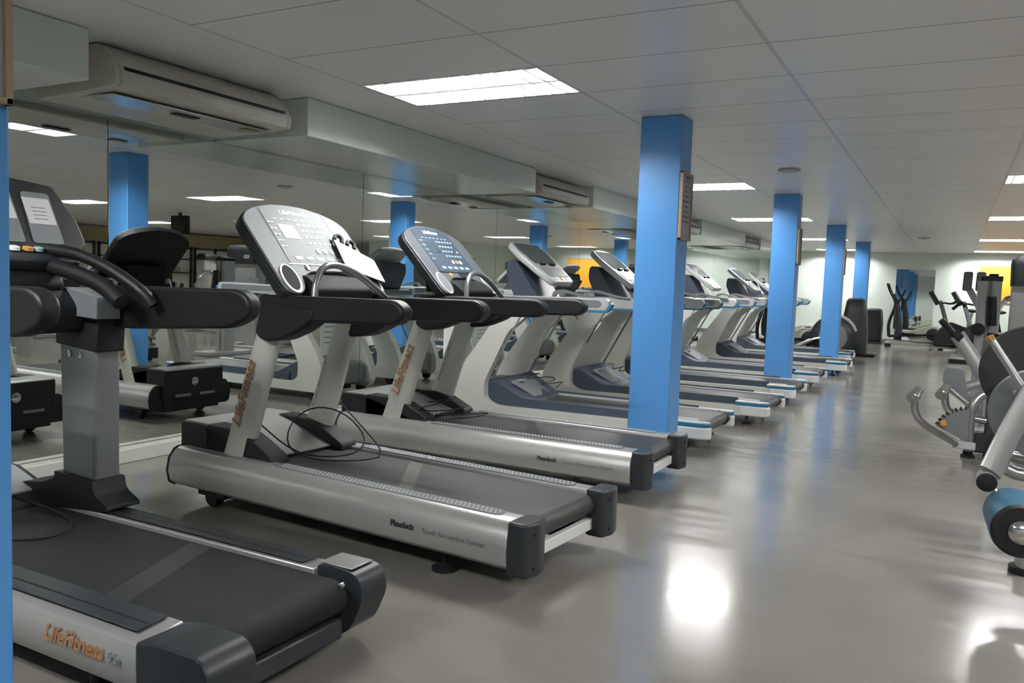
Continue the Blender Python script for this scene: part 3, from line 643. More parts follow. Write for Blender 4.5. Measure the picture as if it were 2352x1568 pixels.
    out = rpoly([(-.20, -.02), (.20, -.02), (.25, .10), (.30, .36), (.26, .50), (0, .54), (-.26, .50), (-.30, .36), (-.25, .10)], [.05, .05, .08, .08, .05, .10, .05, .08, .08], 4)
    c = MB().frame_poly(O, U, V, N, out, -.055, 0).build('console', M['lightgrey'], root, bevel=.016, seg=3)
    MB().frame_poly(O, U, V, N, rpoly([(-.21, .22), (.21, .22), (.25, .38), (.22, .485), (-.22, .485), (-.25, .38)], .02, 3), 0, .004).build('display', M['screen'], c)
    MB().frame_poly(O, U, V, N, rpoly([(-.19, .05), (.19, .05), (.20, .17), (-.20, .17)], .02, 3), 0, .004).build('control_panel', M['grey'], c)
    for q in (-.09, .09):
        MB().frame_poly(O, U, V, N, rpoly([(q-.05, .195), (q+.05, .195), (q+.05, .215), (q-.05, .215)], .008, 2), 0, .022).build('reading_ledge', M['black'], c)
    for q, mm_ in ((-.1, 'keys_white'), (0, 'amber'), (.1, 'keys_white')):
        MB().lathe(O+U*q+V*.02+N*.0, N, [(0, .02), (.006, .02), (.008, .012)], 14).build('button', M[mm_], c)
    return root
mt = modern_treadmill(); MT = []
spots = [(-1.55, 5.90, 0, 'pale modern treadmill with grey console, its belt cut by the big blue column'),
         (-1.40, 7.32, 0, 'pale modern treadmill second past the big blue column, its console glaring white'),
         (-1.43, 8.86, 0, 'pale modern treadmill just before the second blue column, front hidden by the big one'),
         (-1.44, 10.62, 0, 'pale modern treadmill whose slanting frame shows right of the big blue column'),
         (-1.33, 12.62, 0, 'pale modern treadmill whose frame stands left of the second blue column'),
         (-1.50, 14.75, 0, 'farthest pale modern treadmill, handrail showing right of the second blue column')]
for k, (x, y, a, lb) in enumerate(spots):
    o = mt if k == 0 else copy_tree(mt); MT.append(o); place(o, (x, y), a); tag(o, lb, 'treadmill', 'pale modern treadmills')
for o in [c for c in bpy.data.objects if c.name.startswith('console')]:
    pass

# loose cables on the hoods
def cable(T, pts, label, r=.004):
    inv = (Matrix.Translation(T.location) @ Matrix.Rotation(T.rotation_euler.z, 4, 'Z')).inverted()
    return MB().tube([inv @ Vector(p) for p in pts], r, 6, smooth=2).build('cable', M['matte_black'], T, label=label)
cable(T2, [(-3.10, 3.02, .44), (-2.86, 3.05, .29), (-2.66, 3.10, .285), (-2.58, 3.22, .30), (-2.62, 3.33, .36), (-2.80, 3.36, .47), (-2.93, 3.26, .50), (-2.96, 3.12, .42), (-2.86, 3.00, .32),
       (-2.68, 3.0, .285), (-2.50, 3.16, .28), (-2.47, 3.30, .29), (-2.70, 3.36, .42), (-2.90, 3.42, .52)], 'loose black cable looping over the hood of the silver console treadmill')
rc = random.Random(5)
cable(T3, [(-3.05+.03*k+rc.uniform(-.06, .06), 4.50+.25*math.sin(k*1.3), .345-.004*k+rc.uniform(0, .03)) for k in range(14)], 'tangled black cable on the hood of the dark console treadmill')
cable(MT[0], [(-3.22+.035*k+rc.uniform(-.05, .05), 6.25+.2*math.sin(k*1.5), .385-.006*k+rc.uniform(0, .02)) for k in range(12)], 'tangled black cable on the first pale modern treadmill')
cable(MT[1], [(-3.05+.035*k+rc.uniform(-.05, .05), 7.70+.2*math.sin(k*1.7), .385-.006*k+rc.uniform(0, .02)) for k in range(12)], 'tangled black cable on the second pale modern treadmill')
cable(T1, [(-3.02, 1.52, .262), (-2.80, 1.56, .25), (-2.68, 1.68, .245), (-2.74, 1.82, .25), (-2.92, 1.86, .262), (-3.10, 1.80, .30)], 'thin black cable lying on the front of the black belt', .005)

# clipboard hanging on the silver console
tC = thing('clipboard', (0, 0, 0), 0, 'white clipboard with black clips hung over the silver console corner', 'clipboard')
a2 = math.atan2(-.15, 2.01); ca, sa = math.cos(a2), math.sin(a2)
def W2(s, y, z): return Vector((-1.41+s*ca-y*sa, 2.64+s*sa+y*ca, z))
O = W2(-1.30, .39, 1.13); U = (W2(0, 1, 0)-W2(0, 0, 0)); V = (W2(-.685, 0, .728)-W2(0, 0, 0)); N = (W2(.728, 0, .685)-W2(0, 0, 0))
Q = [(.160, .305), (.372, .165), (.345, .003), (.118, .095)]
MB().frame_poly(O, U, V, N, rpoly(Q, .012, 3), .030, .035).build('board', M['black'], tC)
Q2 = [(a+(.248-a)*.03, b+(.142-b)*.03) for a, b in Q]
MB().frame_poly(O, U, V, N, rpoly(Q2, .01, 3), .0352, .037).build('paper', M['paper'], tC)
for a, b in ((.195, .298), (.262, .262)):
    A = O+U*a+V*b+N*.032; D = (U*.83+V*-.55).normalized(); Eo = (V*.83+U*.55).normalized()
    MB().tube([A-D*.022-Eo*.008, A-D*.020+Eo*.022+N*.006, A+Eo*.032+N*.008, A+D*.020+Eo*.022+N*.006, A+D*.022-Eo*.008], .011, 8, smooth=2).build('clip', M['disc_black'], tC)
# paper notices taped to the front of machines (seen in the mirror)
for (T, x, y, z, w, h, lb) in ((MT[0], -3.78, 5.98, .84, .17, .40, 'grey printed notice hanging on the front'), (MT[2], -3.66, 9.1, .80, .36, .42, 'wide grey printed notice'),
                      (MT[1], -3.21, 7.72, .93, .33, .13, 'pale blue white notice')):
    inv = Matrix.Translation(T.location).inverted(); p = inv @ Vector((x, y, z))
    t = MB(p).box(-.0015, .0015, -w, w, -h, 0).build('paper_notice', M['paper'], T, label=lb)
    for k in range(int(h/.06)): MB(p).box(-.0022, -.0016, -w*.7, w*random.uniform(.1, .8), -.035-k*.05, -.028-k*.05).build('print_line', M['ink'], t)

# ------------------------------------------------------------------ cross trainers, bikes and round housings at the back
def T_(name, label, cat, loc, rz=0, group=None): return thing(name, loc, rz, label, cat, group)
def elliptical(label, loc, rz, dark=False):
    """local x: front (-) to rear (+)"""
    t = T_('cross_trainer', label, 'cross trainer', loc, rz)
    base = M['beige']
    MB().box(-.62, .62, -.05, .05, .05, .13).box(-.60, -.52, -.26, .26, .03, .10).box(.52, .60, -.26, .26, .03, .10).build('base_frame', base, t, bevel=.01)
    for a in (-.60, .52): MB().box(a-.01, a+.09, -.30, -.24, .0, .08).box(a-.01, a+.09, .24, .30, .0, .08).build('foot', M['black'], t, bevel=.01)
    MB().py(rpoly([(-.05, .13), (.60, .13), (.62, .32), (.50, .52), (.28, .52), (-.25, .34)], .06), -.09, .09).build('housing', base, t, bevel=.02)
    for s in (-1, 1):
        MB().lathe((.38, s*.09, .33), (0, s, 0), [(0, .185), (.02, .185), (.03, .17)], 28).build('disc_ring', M['lightgrey'], t)
        MB().lathe((.38, s*.118, .33), (0, s, 0), [(0, .14), (.02, .14), (.03, .12)], 26).build('crank_disc', M['black'], t)
        MB().tube([(.38, s*.16, .33), (-.10, s*.18, .28), (-.55, s*.20, .24)], .026, 8).build('pedal_arm', M['black'], t)
        MB().box(-.30, .02, s*.18-.06, s*.18+.06, .30, .34).build('pedal', M['black'], t, bevel=.01)
        MB().tube([(-.55, s*.22, .24), (-.58, s*.22, .55), (-.46, s*.22, .90), (-.44, s*.22, 1.05), (-.58, s*.24, 1.30), (-.64, s*.25, 1.48)], .022, 8, smooth=2).build('moving_handle', M['black'], t)
        MB().tube([(-.42, s*.07, 1.02), (-.36, s*.17, 1.08), (-.26, s*.16, 1.34)], .017, 8, smooth=1).build('fixed_handle', M['black'], t)
    MB().tube([(-.36, 0, .16), (-.34, 0, .55), (-.44, 0, 1.12)], [.09, .07, .06], 12, smooth=1).build('mast', M['dark'], t)
    MB().frame_poly(Vector((-.42, 0, 1.06)), Vector((0, 1, 0)), Vector((-.4, 0, .9)), Vector((.9, 0, .4)), rpoly([(-.14, 0), (.14, 0), (.16, .20), (-.16, .20)], .03), -.03, .02).build('console', M['black'], t, bevel=.01)
    return t
elliptical('dark handled cross trainer with round black crank disc below the back wall mirror', (-.74, 21.35, 0), 0)
elliptical('cross trainer with curved black handles behind the farthest treadmill', (-2.75, 16.3, 0), .25)
elliptical('cross trainer half hidden behind the second blue column', (-3.1, 18.6, 0), .1)

def round_trainer(label, loc, rz, sc_=1.0):
    t = T_('step_trainer', label, 'step trainer', loc, rz)
    MB().lathe((0, -.16, .40), (0, 1, 0), [(0, .22), (.03, .34), (.08, .385), (.24, .385), (.29, .34), (.32, .22)], 36).build('round_housing', M['dark'], t)
    MB().lathe((0, -.165, .40), (0, -1, 0), [(0, .25), (.02, .24), (.025, .20)], 30).build('side_cover', M['grey'], t)
    MB().tube([Vector((.40*math.cos(q), .0, .40+.40*math.sin(q))) for q in [PI*.1+PI*.5*k/8 for k in range(9)]], .035, 10).build('top_band', M['lightgrey'], t)
    MB().box(-.8, .35, -.2, .2, .02, .07).build('base_frame', M['grey'], t, bevel=.01)
    for s in (-1, 1): MB().tube([(-.75, s*.16, .12), (-.3, s*.17, .36), (.0, s*.18, .42)], .03, 8).build('step_arm', M['steel'], t)
    return t
round_trainer('step trainer with a big round dark grey housing beside the third blue column', (-1.90, 15.95, 0), .15)
t = T_('tower_trainer', 'tall tapered dark grey machine tower between the third and farthest blue columns', 'exercise machine', (-1.66, 17.3, 0))
MB().loft([[(x*s_, y*s_, z) for x, y in rpoly([(-.235, -.22), (.235, -.22), (.235, .22), (-.235, .22)], .11)] for s_, z in ((1.0, .03), (1.02, .40), (.90, .78), (.74, 1.05), (.66, 1.09))]).build('tower', M['dark'], t, angle=50)
MB().loft([[(x*s_, y*s_, z) for x, y in rpoly([(-.235, -.22), (.235, -.22), (.235, .22), (-.235, .22)], .11)] for s_, z in ((.66, 1.092), (.58, 1.12))]).build('top_cap', M['grey'], t)
MB().box(-.4, .4, -.28, .28, 0, .05).build('base', M['black'], t, bevel=.01)
t = T_('tower_trainer', 'short dark box shaped machine housing against the back wall behind the farthest blue column', 'exercise machine', (-1.70, 22.2, 0))
MB().loft([[(x*s_, y, z) for x, y in ((-.19, -.3), (.19, -.3), (.19, .3), (-.19, .3))] for s_, z in ((1, .04), (1.05, .5), (.85, .86))]).build('housing', M['black'], t, bevel=.05)
MB().box(-.22, .22, -.34, .34, 0, .05).build('base', M['dark'], t, bevel=.01)

def bike(label, loc, rz):
    t = T_('exercise_bike', label, 'exercise bike', loc, rz)
    MB().py(rpoly([(-.42, .08), (-.44, .30), (-.30, .52), (-.12, .66), (.30, .50), (.44, .50), (.36, .10)], .08), -.10, .10).build('housing', M['black'], t, bevel=.03)
    MB().box(-.5, -.42, -.25, .25, .0, .07).box(.42, .50, -.25, .25, .0, .07).box(-.45, .45, -.04, .04, .03, .09).build('base_frame', M['steel'], t, bevel=.01)
    MB().tube([(-.18, 0, .55), (-.30, 0, .95), (-.36, 0, 1.12)], .045, 10).build('handle_post', M['grey'], t)
    for s in (-1, 1): MB().tube([(-.34, 0, 1.06), (-.30, s*.15, 1.08), (-.12, s*.20, 1.05), (-.02, s*.20, 1.12)], .018, 8, smooth=1).build('handlebar', M['rubber'], t)
    MB().frame_poly(Vector((-.42, 0, 1.08)), Vector((0, 1, 0)), Vector((-.5, 0, .86)), Vector((.86, 0, .5)), rpoly([(-.15, -.05), (.15, -.05), (.13, .28), (-.13, .28)], .03), -.05, .04).build('console', M['black'], t, bevel=.01)
    MB().tube([(.22, 0, .5), (.30, 0, .88)], .03, 10).build('seat_post', M['steel'], t)
    MB().sphere((.32, 0, .92), .13, 14, (1.1, .8, .35)).build('saddle', M['black'], t)
    for s in (-1, 1): MB().tube([(-.02, s*.11, .30), (.12*s, s*.13, .30-.1*s), (.12*s, s*.24, .30-.1*s)], .015, 6).build('pedal', M['black'], t)
    return t
bike('dark exercise bike in front of the back wall right of the cross trainer', (.10, 21.0, 0), .1)
bike('dark exercise bike partly behind the grey pulley tower', (.56, 20.3, 0), -.1)
t = T_('recumbent_bike', 'exercise machine with two grey upright back pads left of the pulley tower', 'exercise machine', (.30, 17.2, 0))
for q in (-.09, .12): MB().py(rpoly([(q-.075, 1.33), (q+.075, 1.33), (q+.085, 1.68), (q-.065, 1.68)], .04), -.16, .16).build('back_pad', M['grey'], t, bevel=.02)
MB().tube([(-.05, 0, 1.36), (.15, 0, 1.0), (.30, 0, .1)], .06, 10).build('post', M['lightgrey'], t)
MB().box(-.3, .6, -.3, .3, 0, .08).build('base', M['black'], t, bevel=.01)
MB().tube([(-.30, -.1, .98), (-.16, -.1, 1.12), (-.1, 0, 1.05)], .03, 8).build('arm', M['black'], t)

# ------------------------------------------------------------------ weight machines
def weight_machine(name, label, loc, rz, brand='', pad='slate', h=1.55, group=None, cap=.12):
    """tower at the origin with a seat in front of it (+x)"""
    t = T_(name, label, 'weight machine', loc, rz, group)
    MB().pz(rpoly([(-.10, -.30), (.10, -.30), (.10, -.14), (.07, -.12), (.07, .12), (.10, .14), (.10, .30), (-.10, .30)], .012, 2), .05, h-cap).build('tower_shroud', M['silver'], t)
    c = MB().loft([[(x*s_, y*s_, z) for x, y in rpoly([(-.12, -.31), (.12, -.31), (.12, .31), (-.12, .31)], .05)] for s_, z in ((1.0, h-cap), (1.02, h-.06), (1.0, h-.02), (.85, h+.02))]).build('top_cap', M['black'], t)
    if brand:
        text(brand, 'lettering', .075, (-.124, .13, h-.16), (0, -1, 0), (0, 0, 1), M['lightgrey'], c, depth=.002, bold=.001)
        text(brand, 'lettering', .07, (0, -.316, h-.07), (1, 0, 0), (0, 0, 1), M['lightgrey'], c, depth=.002, bold=.001)
        text(brand, 'lettering', .07, (.124, 0, h-.07), (0, 1, 0), (0, 0, 1), M['lightgrey'], c, depth=.002, bold=.001)
    ws = MB()
    for k in range(11): ws.box(.072, .11, -.11, .11, .16+k*.045, .198+k*.045)
    ws.build('weight_stack', M['disc_black'], t)
    MB().box(-.20, 1.15, -.05, .05, .03, .11).box(-.22, -.14, -.40, .40, 0, .07).box(1.05, 1.13, -.30, .30, 0, .07).build('base_frame', M['silver'], t, bevel=.012)
    MB().tube([(.75, 0, .08), (.72, 0, .42)], .04, 10).build('seat_post', M['silver'], t)
    MB().box(.50, .95, -.19, .19, .42, .50).build('seat', M[pad], t, bevel=.03, seg=3)
    MB().py(rpoly([(.44, .56), (.52, .54), (.42, 1.12), (.34, 1.12)], .03), -.15, .15).build('backrest', M[pad], t, bevel=.025, seg=3)
    MB().tube([(.10, 0, .9), (.40, 0, .85)], .03, 10).build('back_brace', M['silver'], t)
    for s in (-1, 1):
        MB().tube([(.15, s*.32, 1.20), (.45, s*.38, 1.10), (.62, s*.38, .92), (.70, s*.34, .80)], .024, 10, smooth=2).build('lever_arm', M['chrome'], t)
        MB().tube([(.62, s*.38, .94), (.705, s*.34, .79)], .032, 10).build('handle_grip', M['rubber'], t)
    MB().tube([(.08, -.32, 1.20), (.08, .32, 1.20)], .03, 10).build('pivot_axle', M['chrome'], t)
    MB().tube([(.96, -.2, .36), (.96, .2, .36)], .055, 12).build('foot_roller', M[pad], t)
    return t
weight_machine('weight_machine', 'weight machine with black head and pale lettering at the right picture edge', (.79, 9.25, 0), PI/2, 'GO', h=1.59, cap=.27)
weight_machine('weight_machine', 'grey weight machine with dark blue pads near the treadmills, seen in the mirror', (3.3, 4.6, 0), PI, 'GYM 80', h=1.45, pad='slate', group=None) if 0 else None
mirror_machines = [(2.5, 6.2, .4, 1.35, 'slate', 'silver weight machine with dark pads, nearest one shown only in the mirror'), (3.6, 3.4, 2.8, 1.55, 'dark', 'silver weight machine seen in the mirror left of the column reflection'),
                   (5.6, 4.9, 3.1, 1.60, 'slate', 'silver weight machine behind the nearest mirrored one'), (4.3, 8.4, .2, 1.50, 'dark', 'silver weight machine under the hanging black screen, seen in the mirror'),
                   (6.8, 7.6, 2.9, 1.60, 'grey', 'tall silver weight machine before the cream wall, seen in the mirror'), (3.2, 11.2, .1, 1.45, 'dark', 'silver weight machine in the mirror right of the second column reflection'),
                   (5.4, 12.6, 3.0, 1.55, 'slate', 'silver weight machine deep in the mirrored room near the partition'), (8.6, 11.4, 2.7, 1.60, 'dark', 'weight machine against the brown fascia side, seen in the mirror'),
                   (3.0, 14.6, .2, 1.45, 'slate', 'weight machine before the yellow poster reflection'), (8.4, 5.4, 2.9, 1.60, 'grey', 'weight machine at the far mirrored wall by the dark windows')]
for x, y, rz, h, pd, lb in mirror_machines: weight_machine('weight_machine', lb, (x, y, 0), rz, '', pd, h)

def bench(label, loc, rz, pad='dark'):
    t = T_('weight_bench', label, 'bench', loc, rz, None)
    MB().box(-.55, .55, -.13, .13, .42, .49).build('pad', M[pad], t, bevel=.025, seg=3)
    MB().box(-.50, .50, -.03, .03, .36, .42).box(-.5, -.44, -.22, .22, 0, .06).box(.44, .5, -.22, .22, 0, .06).box(-.49, -.43, -.03, .03, .05, .4).box(.43, .49, -.03, .03, .05, .4).build('frame', M['frame'], t, bevel=.008)
    return t
bench('low dark padded bench seen in the mirror at the left', (2.4, 2.7, 0), .3)
bench('low dark padded bench standing far behind in the mirror', (4.6, 6.6, 0), 1.2)

# pulley tower : two grey aluminium channels with black cap and grips
t = T_('pulley_tower', 'narrow grey pulley tower with black cap in front of the yellow poster', 'weight machine', (at(2275, 640, 8.35).x, 8.35, 0))
MB().pz(rpoly([(-.09, -.07), (-.01, -.07), (-.01, -.04), (.01, -.04), (.01, -.07), (.09, -.07), (.09, .12), (-.09, .12)], .008, 2), .04, 1.345).build('upright', M['silver'], t)
MB().box(-.075, .095, -.08, .13, 1.345, 1.39).box(-.01, .06, -.08, .1, 1.385, 1.41).build('top_cap', M['black'], t, bevel=.006)
MB().box(-.15, .15, -.4, .4, 0, .06).build('base', M['silver'], t, bevel=.01)
MB().tube([(.035, -.12, .96), (.02, -.14, 1.21)], .037, 12).build('handle_grip', M['rubber'], t)
MB().lathe((-.07, -.10, .92), (0, -1, 0), [(0, .055), (.05, .055), (.06, .04)], 18).build('pulley', M['black'], t)
MB().lathe((.05, -.14, .86), (1, -.4, 0), [(-.04, .035), (.05, .045), (.09, .03)], 14).build('knob', M['black'], t)
MB().tube([(.04, -.08, .86), (.0, -.09, .55), (.0, 0, .3)], .05, 10).build('arm', M['steel'], t)

# seated machine with curved chrome levers at mid distance (depths 6.5 - 7.3 m)
t = T_('lever_machine', 'low silver machine with two curved chrome levers and a toothed quadrant plate', 'weight machine', (.45, 6.95, 0))
tl = Vector((.45, 6.95, 0))
def A_(x, y, Y): return at(x, y, Y)-tl
def tb(name, pts, r, m, n=12, smooth=2, **k): return MB().tube([A_(*p) for p in pts], r, n, smooth=smooth, **k).build(name, M[m], t)
tb('chrome_lever', [(2101, 915, 6.55), (2101, 950, 6.55), (2118, 972, 6.6), (2160, 998, 6.75), (2196, 1018, 6.85)], .026, 'chrome')
tb('chrome_lever', [(2170, 905, 6.9), (2172, 935, 6.9), (2186, 948, 6.92), (2222, 958, 6.95), (2262, 966, 7.0)], .027, 'chrome')
for q in ((2101, 907, 6.5), (2166, 900, 6.85)):
    p = A_(*q); MB().lathe(p, (-.22, -.8, -.42), [(-.075, .030), (-.07, .034), (.0, .034), (.002, .043), (.048, .043), (.052, .040), (.052, .016), (.056, .014)], 24).build('lever_end', M['chrome'], t)
tb('loop_leg', [(2222, 1048, 6.95), (2226, 985, 6.95), (2231, 935, 6.95), (2250, 908, 6.98), (2276, 902, 7.0)], .032, 'steel')
p = A_(2222, 1050, 6.95); MB().lathe((p.x, p.y, -tl.z), (0, 0, 1), [(0, .05), (.018, .05), (.026, .035), (.05, .034)], 18).build('foot', M['black'], t)
MB().loft([[A_(2260, 1040, 7.1)*1.0+Vector((x, y, dz)) for x, y in ((-.01, -.05), (.09, -.05), (.09, .06), (-.01, .06))] for dz in (-.02, .50)]).build('dark_post', M['dark'], t, bevel=.01)
MB().loft([[A_(2235, 1030, 7.1)+Vector((x, y, dz)) for x, y in ((.0, -.05), (.2, -.05), (.2, .10), (.0, .10))] for dz in (-.02, .13)]).build('base_block', M['dark'], t, bevel=.01)
# quadrant plate with dark teeth
O = A_(2222, 1010, 6.9); Ux = Vector((1, 0, 0)); Vz = Vector((0, 0, 1)); Nn = Vector((0, -1, 0))
R_ = .235; arc = [(-R_*math.cos(q), R_*math.sin(q)) for q in [PI*.12+PI*.38*k/12 for k in range(13)]]
MB().frame_poly(O, Ux, Vz, Nn, [(0.0, -.02)]+arc+[(.0, R_)], -.006, .006).build('quadrant_plate', M['grey'], t)
th = MB()
for k in range(8):
    q = PI*(.14+.045*k); c_, s_ = -math.cos(q), math.sin(q)
    th.frame_poly(O, Ux, Vz, Nn, [(c_*R_*.93-s_*-.008, s_*R_*.93-.0*c_), (c_*R_*1.05, s_*R_*1.05-.006), (c_*R_*1.05+.014, s_*R_*1.05+.010), (c_*R_*.93+.014, s_*R_*.93+.012)], -.008, .008)
th.build('teeth', M['disc_black'], t)
p = A_(2168, 971, 6.85); MB().lathe(p, (0, -1, 0), [(0, .022), (.02, .026), (.04, .018)], 16).build('selector_knob', M['amber'], t)
p = A_(2205, 1021, 6.85); MB().box(p.x-.05, p.x+.10, p.y-.01, p.y+.02, p.z-.03, p.z+.025).build('pivot_plate', M['lightgrey'], t, bevel=.006)
# upper lever with black grip
tb('grip_lever', [(2199, 768, 7.4), (2230, 815, 7.4), (2262, 868, 7.4)], .055, 'silver', ell=(.6, 1), smooth=0)
tb('grip_tube', [(2166, 736, 7.35), (2196, 768, 7.4)], .018, 'chrome', smooth=0)
tb('handle_grip', [(2162, 735, 7.33), (2192, 770, 7.38)], .026, 'rubber', smooth=0)
tb('collar', [(2192, 777, 7.38), (2204, 768, 7.4)], .045, 'black', smooth=0)
tb('cross_strut', [(2215, 890, 7.3), (2252, 880, 7.3)], .040, 'silver', smooth=0)
MB().frame_poly(A_(2192, 905, 7.1), Ux, Vz, Nn, rpoly([(-.09, .10), (-.08, .20), (.05, .20), (.09, .02), (.20, -.12), (.16, -.17), (.06, -.06), (-.05, .02)], .03), -.01, .01).build('cam_plate', M['grey'], t)
tb('link_rod', [(2174, 885, 7.0), (2232, 935, 7.0)], .016, 'steel', smooth=0)
MB().box(-.12, 1.0, -.05, .05, .03, .11).box(.10, .18, -.35, .45, 0, .07).build('base_frame', M['silver'], t, bevel=.01)
MB().box(.45, .9, -.2, .2, .42, .50).build('seat', M['blue_vinyl'], t, bevel=.03, seg=3)
MB().tube([(.6, 0, .1), (.6, 0, .42)], .04, 10).build('seat_post', M['silver'], t)
for z0 in (.42, .30, .16): MB().tube([A_(2268, 1010-z0*170, 7.2), A_(2268, 1010-z0*170, 7.2)+Vector((.5, .1, 0))], .02, 10).build('cross_tube', M['chrome'], t)

# leg machine cut by the right picture edge (depths 3.4 - 4.5 m)
t = T_('leg_machine', 'silver leg machine with round blue roller pad cut off at the right picture edge', 'weight machine', (.75, 4.1, 0))
tl = Vector((.75, 4.1, 0))
tb('swing_arm', [(2385, 880, 4.05), (2352, 935, 4.0), (2310, 1010, 3.92), (2274, 1085, 3.85)], .058, 'silver', n=18, ell=(.5, 1), smooth=1)
p = A_(2266, 1105, 3.80); 
MB().lathe(p, (.0, -1, .03), [(-.10, .036), (.02, .036), (.022, .040)], 22).build('arm_hub', M['lightgrey'], t)
MB().lathe(p, (.0, -1, .03), [(.022, .038), (.035, .036), (.037, .02)], 22).build('hub_cap', M['black'], t)
tb('pad_bracket', [(2278, 1118, 3.84), (2318, 1175, 3.75)], .014, 'steel', smooth=0)
a, b = A_(2318, 1170, 3.86), A_(2346, 1222, 3.50)
ax = (b-a).normalized(); Ln = (b-a).length
MB().lathe(a, ax, [(0, .055), (.006, .08), (.03, .097), (Ln-.03, .103), (Ln-.012, .100)], 36).build('roller_pad', M['blue_vinyl'], t)
MB().lathe(a, ax, [(Ln-.0125, .100), (Ln, .090), (Ln+.002, .05)], 36).build('pad_end', M['black'], t)
MB().lathe(a, ax, [(Ln, .046), (Ln+.014, .044), (Ln+.026, .030), (Ln+.030, .010)], 24).build('chrome_hub', M['chrome'], t)
# discs, cam and long rod
MB().lathe(A_(2372, 856, 4.45), (0, 1, 0), [(0, .213), (.02, .218), (.04, .213)], 44).build('black_disc', M['disc_black'], t)
MB().lathe(A_(2384, 948, 4.25), (0, 1, 0), [(0, .188), (.015, .195), (.03, .188)], 44).build('cam_disc', M['grey'], t)
tb('long_rod', [(2277, 780, 4.1), (2320, 845, 4.08), (2380, 940, 4.05)], .016, 'silver', smooth=0)
tb('rod_tip', [(2271, 771, 4.1), (2278, 782, 4.1)], .019, 'brass', smooth=0)
for q in ((2331, 900), (2343, 920)): MB().lathe(A_(q[0], q[1], 4.02), (0, -1, 0), [(0, .012), (.008, .012), (.012, .006)], 12).build('bolt', M['chrome'], t)
tb('lower_tube', [(2320, 1048, 4.4), (2420, 1070, 4.4)], .03, 'steel', smooth=0)
tb('lower_tube', [(2312, 1075, 4.3), (2340, 1088, 4.3), (2420, 1096, 4.3)], .034, 'steel', smooth=1)
MB().box(-.30, .10, .15, .22, .16, .22).build('rear_beam', M['brown'], t, bevel=.006)
h1 = A_(2384, 948, 4.33); px_ = -.30+.0
MB().box(h1.x+.03, h1.x+.12, h1.y+.04, h1.y+.13, .05, h1.z+.14).build('main_post', M['silver'], t, bevel=.012)
c1 = A_(2385, 885, 4.05)
MB().tube([c1+Vector((-.01, -.05, 0)), (h1.x+.075, h1.y+.09, h1.z+.05)], .03, 12).build('pivot_axle', M['chrome'], t)
MB().tube([(h1.x, h1.y-.03, h1.z), (h1.x, h1.y+.10, h1.z)], .03, 12).build('cam_axle', M['chrome'], t)
q1 = A_(2352, 1262, 4.12)
MB().tube([(q1.x, q1.y, q1.z), (q1.x+.12, q1.y+.02, q1.z), (h1.x+.075, h1.y+.09, .08)], .028, 10, smooth=1).build('front_tube', M['silver'], t)
MB().box(h1.x+.04, .3, h1.y+.05, h1.y+.12, .03, .10).build('ground_beam', M['silver'], t, bevel=.01)
MB().tube([(h1.x+.075, h1.y+.09, h1.z+.08), (.32, .15, .66)], .03, 10).build('upper_beam', M['silver'], t)
tb('front_leg', [(2352, 1255, 4.1), (2352, 1305, 4.12)], .035, 'silver', smooth=0)
p = A_(2352, 1300, 4.14); MB().lathe((p.x, p.y, 0), (0, 0, 1), [(0, .06), (.03, .06), (.04, .04)], 18).build('foot', M['black'], t)
MB().box(.1, .8, -.25, .25, 0, .08).build('base_frame', M['silver'], t, bevel=.01)
MB().box(.25, .75, -.22, .22, .45, .55).build('seat', M['blue_vinyl'], t, bevel=.03, seg=3)
MB().box(.45, .53, -.05, .05, .08, .46).build('seat_post', M['silver'], t)
MB().box(.28, .36, .10, .20, .08, .75).build('upright', M['silver'], t, bevel=.01)
# ------------------------------------------------------------------ far side of the room, seen in the mirror
t = T_('hanging_screen', 'black screen hanging from the ceiling, seen in the mirror behind the column', 'screen', (4.30, 10.9, CH))
MB().box(-.22, .22, -.04, .05, -.42, -.06).build('casing', M['black'], t, bevel=.01)
MB().box(-.03, .03, -.02, .02, -.07, -.001).build('bracket', M['dark'], t)
struct('trim_9', MB().box(XR-.19, XR-.003, -2.5, 21.5, 1.90, 2.26), M['brown'])
for k in range(7):
    y = -.2+k*3.1
    t = T_('display_window', 'dark framed shelf window in the far right wall, number %d along from the mirrored left' % (k+1) if 0 else
           ['dark framed wall window nearest the camera side', 'dark framed wall window, second under the brown fascia', 'dark framed wall window with cream panels beside the first column reflection',
            'dark framed wall window in the middle under the brown fascia', 'dark framed wall window right of the mirrored screen', 'dark framed wall window next to the last one', 'dark framed wall window closest to the back corner'][k],
           'wall window', (XR, y, 0), 0, 'dark framed windows under the fascia')
    f = MB()
    for a in (-1.5, -.75, 0, .75, 1.46): f.box(-.08, -.01, a, a+.05, .05, 1.88)
    for z in (.02, .62, 1.1, 1.50, 1.82): f.box(-.08, -.01, -1.5, 1.5, z, z+.04)
    f.build('frame', M['dark'], t)
    MB().box(-.012, -.004, -1.5, 1.5, .02, 1.88).build('panel', M['cream'], t)
    q = MB()
    for z in (.66, 1.14): 
        for e in range(4): yy = -1.35+e*.72; q.box(-.05, -.013, yy, yy+random.uniform(.15, .45), z, z+random.uniform(.15, .30))
    q.build('contents', M['paper_dull'] if k % 2 else M['dark'], t)
t = T_('glass_door', 'dark glass double door in the partition wall, seen in the mirror', 'door', (4.45, 20.0, 0))
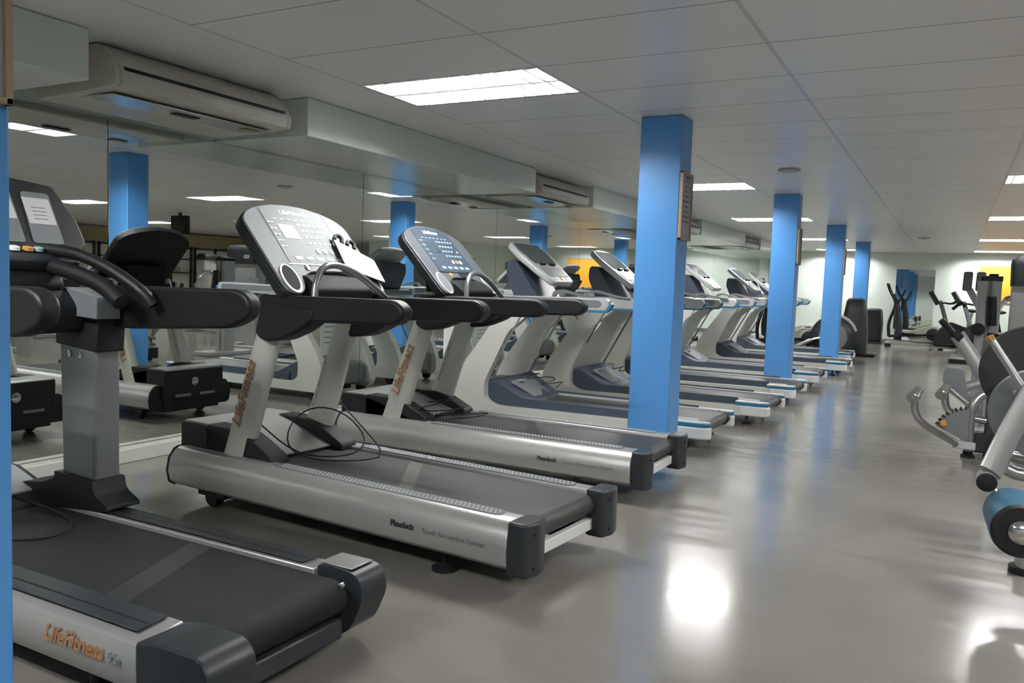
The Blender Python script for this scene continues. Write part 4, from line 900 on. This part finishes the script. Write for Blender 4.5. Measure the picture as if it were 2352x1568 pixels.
MB().box(-.75, .75, -.03, -.005, 0, 2.05).build('glass', M['glass_dark'], t)
f = MB()
for a in (-.80, -.02, .75): f.box(a, a+.05, -.05, 0, 0, 2.1)
f.box(-.8, .8, -.05, 0, 2.05, 2.1)
f.build('frame', M['wood'], t)
MB().tube([(-.08, -.07, .9), (-.08, -.07, 1.3)], .012, 8).build('handle', M['chrome'], t)

# dumbbell rack seen below the mirrored consoles
t = T_('dumbbell_rack', 'long dumbbell rack with dark weights, seen in the mirror', 'rack', (6.2, 10.2, 0), PI/2)
f = MB()
for a in (-1.2, 1.2): f.py([(a-.03, 0), (a+.03, 0), (a+.03, .95), (a-.03, .95)], -.25, .25)
for z in (.30, .60, .90): f.box(-1.2, 1.2, -.2, .2, z-.02, z)
f.build('frame', M['silver'], t)
for k in range(24):
    r, q = divmod(k, 8)
    d = MB().lathe((-1.05+q*.3, -.16, .38+r*.30), (0, 1, 0), [(0, .07), (.10, .07), (.101, .018), (.22, .018), (.221, .07), (.32, .07)], 12)
    o = d.build('dumbbell', M['disc_black']); o.location = (0, 0, 0); o.matrix_world = Matrix.Translation((6.2, 10.2, 0)) @ Matrix.Rotation(PI/2, 4, 'Z')
    tag(o, 'black dumbbell on the mirrored rack', 'dumbbell', 'dumbbells on the rack')

# ------------------------------------------------------------------ world and view
w = bpy.data.worlds.new('world'); sc.world = w; w.use_nodes = True
w.node_tree.nodes['Background'].inputs['Color'].default_value = (.5, .55, .6, 1); w.node_tree.nodes['Background'].inputs['Strength'].default_value = .03
sc.view_settings.view_transform = 'Standard'; sc.view_settings.look = 'None'; sc.view_settings.gamma = 1; sc.view_settings.use_curve_mapping = False
sc.view_settings.exposure = 0.5
sc.cycles.max_bounces = 9; sc.cycles.diffuse_bounces = 5; sc.cycles.glossy_bounces = 4; sc.cycles.transmission_bounces = 2
sc.cycles.sample_clamp_indirect = 8.0; sc.cycles.caustics_reflective = True; sc.cycles.blur_glossy = 1.0; sc.cycles.caustics_refractive = False
